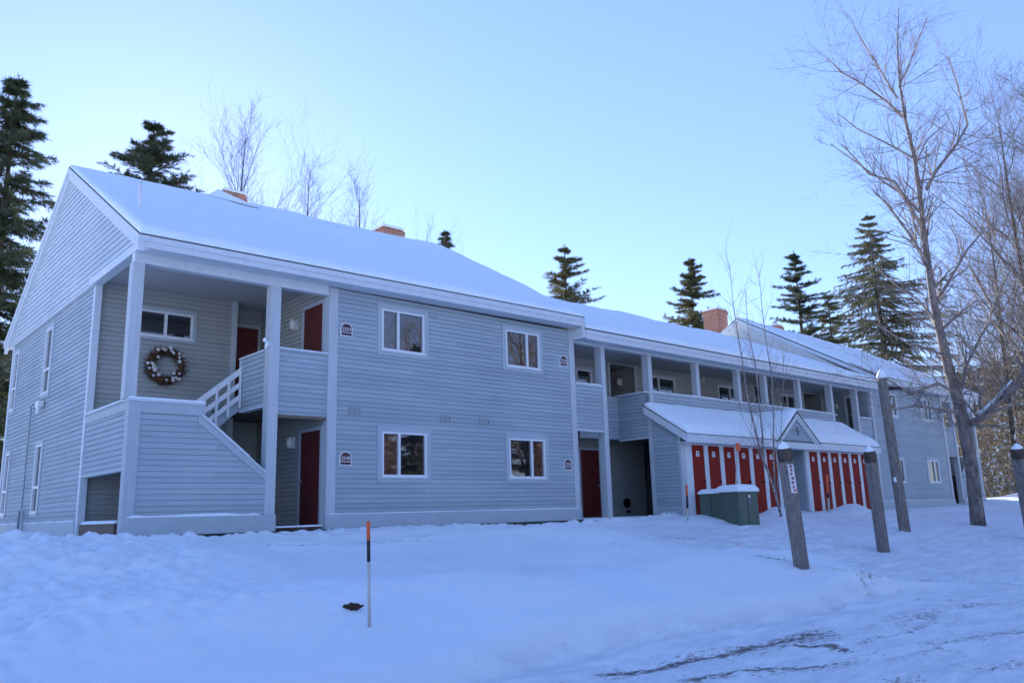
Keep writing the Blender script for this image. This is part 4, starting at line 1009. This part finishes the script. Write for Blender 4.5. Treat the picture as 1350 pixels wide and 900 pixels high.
def grow(tw, p, d, L, r, lev, rnd, maxlev, up=.12, wig=.13, ratio=.68, nch=(3, 5), spread=.7, rmin=.0035):
    nseg = max(3, int(6-lev)) ; p = np.array(p, float); d = np.array(d, float); pts = [p.copy()]; rs = [r]
    for i in range(nseg):
        d = d + np.array([rnd.gauss(0, wig), rnd.gauss(0, wig), rnd.gauss(0, wig*.7)+up]); d /= np.linalg.norm(d)
        q = p+d*L/nseg; r2 = max(rmin*.6, r*(1-(i+1)/nseg*.65) if lev < maxlev else r*(1-(i+1)/nseg*.8))
        tw.seg(p, q, rs[-1], r2); p = q; pts.append(q.copy()); rs.append(r2)
        if lev < maxlev and i >= 0:
            k = rnd.randint(*nch) if i > 0 else 1
            for _ in range(max(1, k//2)):
                a = rnd.random()*2*PI; s = spread*(.7+.6*rnd.random())
                ref = np.array([0, 0, 1.]) if abs(d[2]) < .9 else np.array([1., 0, 0])
                A = np.cross(d, ref); A /= np.linalg.norm(A); B = np.cross(d, A)
                nd = d*math.cos(s)+(A*math.cos(a)+B*math.sin(a))*math.sin(s)
                t = rnd.random(); pp = pts[-2]*(1-t)+q*t
                grow(tw, pp, nd, L*ratio*(.6+.6*rnd.random()), max(rmin, r2*.62), lev+1, rnd, maxlev, up, wig, ratio, nch, spread, rmin)

def bare_tree(x, y, h_, r, label, seed, name='bare_tree', maxlev=4, up=.1, spread=.6, lean=(0, 0), first=.25, mats=('bark', 'bark_fine'), nb=16, cat='tree', group=None, brl=.42, dirbias=0, z=None):
    h = h_*.95; rnd = random.Random(seed); z0 = gz(x, y) if z is None else z
    root = thing(name, (x, y, z0), label, cat, group)
    tr = MB(); pts = []; rad = []; p = Vector((x, y, z0-.3)); n = 12
    for i in range(n+1):
        t = i/n; w = Vector((lean[0]*h*t+math.sin(t*5+seed)*.012*h, lean[1]*h*t+math.cos(t*4+seed)*.012*h, h*t)); pts.append(Vector((x, y, z0-.2))+w); rad.append(r*(1-t)**.8+.01)
    tr.tube(pts, rad, 10); tr.build('trunk', M[mats[0]], root, smooth=True)
    tw = Twigs()
    for k in range(nb):
        t = first+(1-first)*(k+.5*rnd.random())/nb; i = min(int(t*n), n-1); f = t*n-i; b = pts[i].lerp(pts[i+1], f)
        a = k*2.4+rnd.random(); s = spread*(1.25-.55*t)+.15*rnd.random()
        d = (math.cos(a)*math.sin(s), math.sin(a)*math.sin(s), math.cos(s))
        L = h*brl*(1.08-t)**.75*(.75+.5*rnd.random())
        grow(tw, b, d, L, max(.008, rad[i]*.5), 1, rnd, maxlev, up, .13, .62, (3, 5), .62)
    tw.build('crown', M[mats[1]], root)
    return root

def needle_spray(P, D, n, L, w, rs, droop=.0):
    """P,D: (k,3) positions & directions; gives n needle blades each as triangles"""
    k = len(P); P = np.repeat(P, n, 0); D = np.repeat(D, n, 0)
    R = rs.randn(k*n, 3); R /= np.linalg.norm(R, axis=1)[:, None]
    d = D*.75+R*.75; d[:, 2] -= droop; d /= np.linalg.norm(d, axis=1)[:, None]
    s = np.cross(d, R); s /= np.linalg.norm(s, axis=1)[:, None]+1e-6
    l = L*(.5+.9*rs.rand(k*n, 1)); P = P+D*(rs.rand(k*n, 1)-.5)*L*1.2+R*L*.12
    return np.stack([P-s*w/2, P+s*w/2, P+d*l], 1).reshape(-1, 3)
def conifer(x, y, h, rbase, label, seed, name='spruce_tree', kind='spruce', crown0=.12, mat='needle', dens=1.0, droop=.25, nw=26, gap=0.0, flat=0.0, z=None, group=None, blade=.2, trunk=None, slope=.34):
    rs = np.random.RandomState(seed); rnd = random.Random(seed); z0 = gz(x, y) if z is None else z
    root = thing(name, (x, y, z0), label, 'tree', group)
    tr = MB(); R0 = trunk or h*.016; tr.tube([(x, y, z0-.3), (x, y, z0+h*.5), (x+.0, y, z0+h*.98)], [R0, R0*.6, .015], 10); tr.build('trunk', M['bark_dark'], root, smooth=True)
    tw = Twigs(); PP, DD = [], []
    for k in range(nw):
        t = crown0+(1-crown0)*((k+.3*rnd.random())/nw)**(.92)
        zz = z0+h*t; dz_ = h*(1-t); rr = rbase*(1-math.exp(-slope*dz_/rbase))*(.8+.4*rnd.random())+.10
        nbr = max(3, int((5+3*(1-t))*(.8+.4*rnd.random())))
        for j in range(nbr):
            if rnd.random() < gap: continue
            a = 2*PI*j/nbr+rnd.random()*.9+k; L = rr*(.65+.5*rnd.random())
            if flat: up0 = .12+.2*rnd.random()
            else: up0 = .25*(t-.4)
            n = 7; p = np.array([x, y, zz+rnd.gauss(0, .85)*h/nw*min(1, 4*(1-t))]); d = np.array([math.cos(a), math.sin(a), up0+rnd.gauss(0, .06)]); prev = p
            for i in range(n):
                f = (i+1)/n
                dd = d+np.array([0, 0, -droop*f*1.3+(.55*droop*(f**3)*2)]); dd /= np.linalg.norm(dd)
                q = prev+dd*L/n; rad = max(.006, .018*h/12*(1-f)+.004); tw.seg(prev, q, rad*1.2, rad)
                # side twigs carrying needles
                if f > .12:
                    m_ = max(2, int(3.2*dens*(1.15-f*.5)))
                    for _ in range(m_):
                        sgn = 1 if rnd.random() < .5 else -1; side = np.array([-math.sin(a), math.cos(a), 0])*sgn
                        sd = dd*.7+side*(.5+.5*rnd.random())+np.array([0, 0, rnd.gauss(0, .12)-.12*(0 if flat else 1)]); sd /= np.linalg.norm(sd)
                        sl = L*.30*(1.1-f*.7)*(.4+.8*rnd.random())+.08; s0 = prev+(q-prev)*rnd.random()
                        ns = max(2, int(sl/(blade*.62)))
                        for u in range(ns):
                            PP.append(s0+sd*sl*(u+.5)/ns+np.array([0, 0, -.04*u*(0 if flat else 1)])); DD.append(sd)
                PP.append(q); DD.append(dd); prev = q
    for i in range(24): PP.append([x, y, z0+h*(.88+.12*i/24)]); DD.append([0, 0, 1.])
    tw.build('branches', M['bark_dark'], root)
    v = needle_spray(np.array(PP), np.array(DD), int(10*dens) if dens >= 1 else 8, blade*.82, blade*.13, rs, .12)
    arr_build('crown', v, 3, M[mat], root)
    return root

def ground_at(px, y): p = at(px, 690, y=y); return p.x
def tree_top(px, py, y): return at(px, py, y=y)

# big spruce at the left, behind the gable
def con_from(px, py, y, wpx, label, seed, **kw):
    t = tree_top(px, py, y); dep = float(np.dot(np.array(t)-CAM, FW)); z0 = -.25
    return conifer(t.x, y, t.z-z0, wpx/FPX*dep, label, seed, z=z0, **kw)
con_from(24, 100, 22, 105, 'huge dark spruce filling the left edge beside the gable', 11, dens=1.25, nw=36, droop=.3, crown0=.05, gap=.18, blade=.26, slope=0.6)
con_from(-30, 150, 27, 70, 'dark spruce at the very left edge behind the huge one', 12, dens=1.0, nw=30, droop=.3, crown0=.03, blade=.26, slope=0.42)
con_from(204, 160, 27, 100, 'ragged flat-topped spruce standing against the bright sky behind the near roof', 13, nw=34, droop=.1, crown0=.25, gap=.34, flat=1, dens=1.5, blade=.22, slope=1.15)
con_from(744, 324, 30, 90, 'layered conifer rising behind the junction of the near roof and the gallery roof', 14, name='pine_tree', nw=25, droop=.12, crown0=.2, gap=.15, flat=1, dens=1.35, mat='needle_warm', blade=.28, slope=0.8)
con_from(908, 340, 30, 80, 'conifer with clumped tiers just left of the big brick chimney', 15, name='pine_tree', nw=28, droop=.12, crown0=.2, gap=.1, flat=1, dens=1.5, mat='needle_warm', blade=.3, slope=.7)
con_from(1046, 330, 32, 92, 'dark tiered conifer between the brick chimney and the hemlock', 16, name='pine_tree', nw=26, droop=.1, crown0=.2, gap=.1, flat=1, dens=1.4, mat='needle', blade=.32, slope=0.6)
con_from(1143, 280, 31, 175, 'tall broad hemlock with fine drooping sprays behind the far block', 17, name='hemlock_tree', nw=38, droop=.3, crown0=.08, gap=.08, mat='needle_warm', dens=1.7, blade=.26, slope=.8)
con_from(1090, 385, 33, 90, 'lower olive green conifer between the tiered conifer and the hemlock', 18, name='pine_tree', nw=24, droop=.2, crown0=.1, dens=1.4, mat='needle_warm', blade=.3, slope=0.6)
con_from(587, 303, 42, 34, 'tiny tip of a spruce just showing over the near ridge', 19, nw=34, droop=.2, crown0=.3, gap=.05, blade=.3, slope=0.4)

# bare trees behind the near roof
def bare_from(px, py, y, label, seed, **kw):
    t = tree_top(px, py, y); return bare_tree(t.x, y, t.z+.25, kw.pop('r', .13), label, seed, z=-.25, **kw)
G1 = 'bare trees behind the near roof'
bare_from(324, 140, 24, 'tallest pale bare tree directly behind the first small chimney', 21, mats=('bark_dark', 'bark_dark'), nb=13, up=.16, spread=.5, maxlev=4, brl=.40, group=G1)
bare_from(405, 205, 25, 'slim bare tree a little right of the first small chimney', 22, mats=('bark_dark', 'bark_dark'), nb=10, up=.16, spread=.45, maxlev=4, brl=.34, group=G1)
bare_from(472, 222, 26, 'slim bare tree midway between the two small chimneys', 23, mats=('bark_dark', 'bark_dark'), nb=10, up=.16, spread=.45, maxlev=4, brl=.34, group=G1)
bare_from(562, 283, 28, 'faint bare tree top just right of the second small chimney', 24, mats=('bark_dark', 'bark_dark'), nb=10, up=.25, spread=.4, maxlev=3, group=G1)

# big bare tree at the right, trunk traced in its own place
b, dep = hit(1290, 692)
root = thing('bare_tree', b, 'big leaning bare tree at the right with a thick trunk and snow in its fork', 'tree')
def tp(px, py, dd=0): return at(px, py, dep+dd)
tr = MB()
main = [(1291, 700, 0), (1286, 660, 0), (1280, 610, 0), (1273, 570, 0), (1264, 530, .1), (1252, 490, .2), (1240, 440, .3), (1231, 400, .4), (1224, 350, .5), (1217, 300, .5), (1213, 260, .5), (1206, 210, .6), (1194, 160, .7), (1186, 110, .8), (1183, 60, .9), (1185, 12, 1.0)]
rp = [12.5, 10.8, 10, 10.6, 9.4, 8.4, 7.2, 6.2, 5.3, 4.5, 3.9, 3.2, 2.5, 1.8, 1.2, .6]
k = dep/FPX
tr.tube([tp(*q) for q in main], [a*k*.78 for a in rp], 14); 
limbs = [([(1270, 560, 0), (1290, 552, -.3), (1315, 530, -.7), (1335, 505, -1.1), (1362, 480, -1.5), (1390, 455, -1.8)], [6.5, 5, 4, 3.6, 2.8, 2]),
         ([(1262, 530, .1), (1275, 480, .6), (1300, 430, 1.2), (1320, 380, 1.6), (1345, 330, 2)], [6, 3.2, 2.4, 1.8, 1]),
         ([(1232, 405, .4), (1252, 370, .9), (1275, 330, 1.4), (1300, 300, 1.8)], [3.5, 2.5, 2, 1]),
         ([(1224, 350, .5), (1200, 310, 0), (1170, 270, -.5), (1150, 250, -.8)], [3.2, 2.2, 1.6, .8]),
         ([(1216, 300, .5), (1180, 240, 0), (1146, 230, -.4), (1110, 190, -.8)], [3, 2, 1.5, .8]),
         ([(1222, 250, .5), (1235, 225, .8), (1262, 190, 1.2), (1276, 165, 1.5), (1262, 110, 1.7), (1250, 75, 1.9)], [3, 2.6, 2.2, 1.9, 1.3, .7]),
         ([(1213, 280, .5), (1188, 255, .9), (1165, 240, 1.3), (1095, 190, 1.8)], [2.4, 1.8, 1.4, .7]),
         ([(1206, 210, .6), (1180, 195, .2), (1130, 170, -.2), (1105, 150, -.4)], [2, 1.4, 1.0, .6]),
         ([(1190, 155, .7), (1170, 135, .4), (1135, 110, .1), (1108, 95, -.1), (1090, 76, -.2)], [2.2, 1.8, 1.4, 1, .6]),
         ([(1183, 130, .8), (1165, 100, .6), (1140, 60, .5), (1125, 35, .4)], [1.8, 1.4, 1, .6]),
         ([(1185, 115, .8), (1205, 70, 1), (1222, 24, 1.2)], [1.4, 1, .6]),
         ([(1208, 215, .6), (1222, 185, .9), (1250, 160, 1.2)], [1.5, 1, .6]),
         ([(1262, 520, .1), (1235, 505, -.4), (1200, 520, -.8), (1170, 500, -1.2), (1120, 478, -1.5)], [3, 2.2, 1.8, 1.3, .7]),
         ([(1268, 545, 0), (1240, 540, -.6), (1205, 535, -1), (1180, 540, -1.4)], [3, 2, 1.5, .8]),
         ([(1250, 470, .2), (1225, 462, -.2), (1200, 455, -.6), (1160, 430, -1)], [2.4, 1.8, 1.2, .7]),
         ([(1236, 425, .3), (1210, 395, 0), (1180, 375, -.4), (1140, 340, -.7)], [2, 1.5, 1, .6])]
for pts, rr in limbs:
    if rr[0] >= 6: tr.tube([tp(*q) for q in pts], [a*k*.6 for a in rr], 9)
tr.build('trunk', M['bark'], root, smooth=True)
tw = Twigs(); rnd = random.Random(42)
def side(tw, pts, rr, rnd, cnt, L, lev=2, maxlev=4):
    P = [np.array(tp(*q)) for q in pts]
    for a_, b_, r0, r1 in zip(P, P[1:], rr, rr[1:]):
        if rr[0] < 6: tw.seg(a_, b_, r0*k, r1*k)
        for _ in range(cnt):
            t = rnd.random(); q = a_*(1-t)+b_*t; d = (b_-a_)/np.linalg.norm(b_-a_); R = np.array([rnd.gauss(0, 1) for _ in range(3)]); nd = d*.75+R*.5; nd /= np.linalg.norm(nd)
            grow(tw, q, nd, L*(.5+.8*rnd.random()), max(.006, r1*k*.45), lev, rnd, maxlev, .06, .14, .62, (2, 4), .6)
for pts, rr in limbs: side(tw, pts, rr, rnd, 4, 1.5)
side(tw, main[6:], [a for a in rp[6:]][:], rnd, 4, 1.6)
tw.build('crown', M['bark_fine'], root)
m = MB(); P_ = [tp(*q)+Vector((0, 0, 4*k)) for q in limbs[0][0][1:4]]; m.tube([P_[0]-(P_[1]-P_[0])*.15]+P_, [1*k, 3.6*k, 3.0*k, 1.2*k], 8)
for px_, py_, r_ in ((1276, 541, 4), (1262, 543, 3)): c = tp(px_, py_); m.tube([c-Vector((0, 0, r_*k)), c, c+Vector((0, 0, r_*k))], [r_*k*.4, r_*k, r_*k*.3], 8)
m.build('snow_patch', M['snow'], root, smooth=True)

# birch sapling clump before the shed
b, dep = on_plane(1024, 677, -2.35)
root = thing('birch_sapling', b, 'thin leaning birch sapling of several stems in front of the shed gable', 'tree')
k = dep/FPX; tr = MB()
stems = [([(1030, 680, 0), (1022, 650, 0), (1012, 620, 0), (1003, 597, 0)], [2.8, 2.6, 2.3, 2.0]),
         ([(1003, 597, 0), (994, 560, .1), (985, 520, .2), (978, 470, .3), (971, 430, .4), (966, 395, .5), (962, 350, .5)], [2.0, 1.7, 1.4, 1.2, 1, .7, .35]),
         ([(1007, 608, 0), (1005, 570, -.1), (1001, 530, -.2), (996, 480, -.3), (987, 440, -.4), (982, 380, -.4)], [1.8, 1.5, 1.3, 1, .7, .35]),
         ([(1022, 650, 0), (1020, 610, .1), (1020, 560, .2), (1018, 500, .3), (1010, 450, .4), (1004, 400, .4), (1001, 360, .4)], [2.0, 1.6, 1.4, 1.2, 1, .7, .35]),
         ([(1024, 660, 0), (1026, 620, .1), (1029, 580, .2), (1032, 520, .3), (1033, 470, .3)], [1.4, 1.0, .8, .5, .3])]
for pts, rr in stems: tr.tube([at(a, c_, dep+e_) for a, c_, e_ in pts], [a*k*.68 for a in rr], 8)
tr.build('trunk', M['birch'], root, smooth=True)
tw = Twigs(); rnd = random.Random(8)
for pts, rr in stems:
    P = [np.array(at(a, c_, dep+e_)) for a, c_, e_ in pts]
    for i, (a_, b_) in enumerate(zip(P, P[1:])):
        if pts[i][1] > 640: continue
        for _ in range(5):
            t = rnd.random(); q = a_*(1-t)+b_*t; d = (b_-a_)/np.linalg.norm(b_-a_); R = np.array([rnd.gauss(0, 1) for _ in range(3)]); R[2] *= .4
            nd = d*.75+R*.45; nd /= np.linalg.norm(nd); grow(tw, q, nd, .75*(.5+rnd.random()), .0065, 2, rnd, 3, .1, .12, .6, (2, 3), .5, .0028)
grow(tw, np.array(at(1003, 600, dep)), np.array([-.75, -.1, .65]), 1.7, .014, 2, rnd, 4, .08, .1, .6, (2, 4), .5)
tw.build('crown', M['bark_fine'], root)

# woods on the right: bare trees, undergrowth, evergreens
GW_ = 'bare trees of the wood right of the far block'
rb = [(1322, 140, 42, .17, 'bare woodland tree with long straight limbs just right of the big leaning tree'), (1366, 105, 37, .2, 'bare woodland tree rising at the right edge of the picture'), (1288, 235, 52, .16, 'bare woodland tree seen through the fork of the big tree'),
      (1342, 250, 47, .15, 'slender bare woodland tree low behind the right edge'), (1400, 150, 40, .18, 'tall bare woodland tree at the outer right side of the wood'), (1262, 400, 64, .13, 'small bare woodland tree just past the end of the far roof'), (1312, 350, 60, .13, 'small bare woodland tree among the undergrowth'), (1352, 345, 56, .13, 'small bare woodland tree low at the right edge'), (1285, 420, 70, .12, 'lowest bare woodland tree behind the big tree trunk')]
for i, (px, py, dp, r_, lab) in enumerate(rb):  # the outermost tree is mostly out of view, kept for shade
    t = at(px, py, depth=dp)
    bare_tree(t.x, t.y, t.z+.3, r_, lab, 60+i, nb=15, up=.09, spread=.7, group=GW_, mats=('bark_dark', 'bark_wood'), lean=(-.05+.03*(i % 3), 0), brl=.5, z=-.3, maxlev=4 if i != 1 else 5)
def thicket(name, cx, cy_, rx, ry, h, n, label, seed):
    rs = np.random.RandomState(seed); rnd = random.Random(seed); tw = Twigs(); leaf = []
    for _ in range(n):
        x = cx+rx*(rs.rand()*2-1); y = cy_+ry*(rs.rand()*2-1); z = -.4
        grow(tw, (x, y, z), (rnd.gauss(0, .25), rnd.gauss(0, .25), 1), h*(.5+.6*rnd.random()), .03, 2, rnd, 4, .02, .16, .6, (3, 5), .7, .005)
    o = tw.build(name, M['bark_fine'], None)
    P = np.array(tw.Q); idx = rs.choice(len(P), min(len(P), 26000)); 
    v = needle_spray(P[idx], rs.randn(len(idx), 3)*.5, 2, .14, .09, rs, .1)
    l = arr_build('dry_leaves', v, 3, M['leaf_dry'], None); l.parent = o
    idx = rs.choice(len(P), min(len(P), 1100)); sn = needle_spray(P[idx], np.tile([[.6, .2, .1]], (len(idx), 1)), 2, .22, .12, rs, .0)
    s_ = arr_build('snow_tufts', sn, 3, M['snow'], None); s_.parent = o
    tag(o, label, 'undergrowth', None, 'stuff'); return o
thicket('undergrowth', 60, 5.5, 10, 5.5, 6.0, 150, 'tangled brown undergrowth with dry leaves and snow at the edge of the wood', 5)
GE = 'evergreens closing the wood on the right'
for i, (px, dp, h, w_) in enumerate(((1268, 78, 12, 3.0), (1300, 70, 12, 3.2), (1335, 66, 12, 3.4), (1372, 62, 12, 3.4), (1284, 90, 15, 3.6), (1318, 86, 15, 3.6), (1356, 80, 15, 3.6))):  # the one nearest the lane is out of view, kept for shade
    lab = ['low dark evergreen at the far corner of the far block', 'dark evergreen right behind the big tree trunk', 'dark evergreen behind the post at the right edge', 'dark evergreen at the outer right side of the wood, nearest the lane', 'tall evergreen deep in the wood behind the far block', 'tall evergreen deep in the wood beyond the lane', 'tall evergreen deep in the wood near the right edge'][i]
    p = at(px, 640, depth=dp)
    conifer(p.x, p.y, h, w_, lab, 80+i, z=-.4, group=GE, nw=22, crown0=.02, blade=.36, dens=.9, mat='needle' if i % 2 else 'needle_warm')
for i, (x_, y, h) in enumerate(((50.5, 14, 8.5), (54.5, 18, 9), (59, 14, 9.5))):  # extra evergreens put in the sun's path to shade the snow at right
    conifer(x_, y, h, 3.0, ['dark evergreen just past the rear corner of the far block', 'dark evergreen between the hemlock and the wood', 'dark evergreen at the sunny side of the undergrowth'][i], 130+i, z=-.4, group=GE, nw=22, crown0=.02, blade=.34, dens=1.0)
# woods behind the left end
GL = 'dark evergreens closing the gap left of the gable'
for i, (x_, y, h) in enumerate(((-2.5, 26, 13), (3.5, 34, 12), (-8, 20, 12), (9, 40, 11))):  # the leftmost and the deepest are unseen, kept for shade
    lab = ['dark evergreen filling the left edge low behind the huge spruce', 'dark evergreen behind the corner of the gable wall', 'dark evergreen standing left of all the others beyond the gable', 'dark evergreen deepest behind the near block'][i]
    conifer(x_, y, h, 3.2, lab, 95+i, z=-.3, group=GL, nw=22, crown0=.02, blade=.34, dens=1.0)
bare_tree(2.0, 15.5, 8.6, .1, 'grey bare tree with pale branches in front of the huge spruce at the left edge', 31, nb=14, up=.12, z=-.3, mats=('bark', 'bark_haze'))

# trees across the road behind the camera (they show in the window glass)
GR = 'trees across the road, seen only as reflections in the windows'
protoB = bare_tree(30, -34, 10, .2, 'bare tree across the road, mirrored in the windows', 71, nb=18, up=.05, spread=.8, brl=.5, group=GR, z=-1.5, maxlev=4)
protoE = conifer(24, -40, 12, 3.2, 'evergreen across the road, mirrored in the windows', 72, z=-1.5, nw=22, blade=.34, crown0=.05, group=GR)
for i, (x_, y) in enumerate(((18, -36), (36, -38), (42, -33), (24, -31), (50, -40), (12, -33), (60, -36), (70, -44))):
    c = copy_tree(protoB); c.location = (x_, y+3, -1.5); c.scale = (1.55+.12*(i % 3),)*3; c.rotation_euler = (0, 0, i*1.3)
for i, (x_, y) in enumerate([(-22+5.2*j+1.5*math.sin(j*2.3), -27+1.6*math.cos(j*1.9)) for j in range(0, 24, 2)]+[(32, -44), (40, -46), (48, -44), (56, -48), (16, -42), (8, -44), (66, -50), (78, -52), (-2, -40)]):  # nearer row added to hide the sunlit snow beyond from the facade
    c = copy_tree(protoE); c.location = (x_, y, -1.5); c.rotation_euler = (0, 0, i*1.7)

for o in scene.objects:
    if '_w' in o: del o['_w']

# ------------------------------------------------------------------ sky, sun, camera
SUN_EL, SUN_AZ = math.radians(21.5), math.radians(17.5)     # azimuth from +Y toward +X
w = bpy.data.worlds.new('World'); scene.world = w; w.use_nodes = True
nt = w.node_tree; bg = nt.nodes['Background']; sky = nt.nodes.new('ShaderNodeTexSky'); sky.sky_type = 'NISHITA'; sky.sun_disc = False
sky.sun_elevation = SUN_EL; sky.sun_rotation = SUN_AZ; sky.altitude = 500; sky.air_density = 1.0; sky.dust_density = .10; sky.ozone_density = 4.5
gm = nt.nodes.new('ShaderNodeGamma'); gm.inputs['Gamma'].default_value = .76; nt.links.new(sky.outputs[0], gm.inputs['Color'])
nt.links.new(mix(nt, 1.0, gm.outputs[0], (.91, .918, 1.22), 'MULTIPLY'), bg.inputs['Color']); bg.inputs['Strength'].default_value = .12
sun = bpy.data.lights.new('sun', 'SUN'); sun.energy = 3.6; sun.angle = math.radians(.53); sun.color = (1, .93, .82)
so = bpy.data.objects.new('sun', sun); C.objects.link(so)
dv = Vector((math.sin(SUN_AZ)*math.cos(SUN_EL), math.cos(SUN_AZ)*math.cos(SUN_EL), math.sin(SUN_EL)))
so.rotation_euler = dv.to_track_quat('Z', 'Y').to_euler(); so.location = dv*60
cam = bpy.data.cameras.new('camera'); co_ = bpy.data.objects.new('camera', cam); C.objects.link(co_); scene.camera = co_
cam.sensor_width = 36; cam.lens = FPX/1350*36; cam.clip_end = 2000; cam.clip_start = .05
from mathutils import Matrix
R3 = Matrix((RT, UP, -FW)).transposed(); co_.matrix_world = Matrix.Translation(Vector(CAM)) @ R3.to_4x4()
vs = scene.view_settings; vs.view_transform = 'Standard'; vs.look = 'None'; vs.gamma = 1; vs.exposure = 1.75
scene.cycles.use_denoising = True
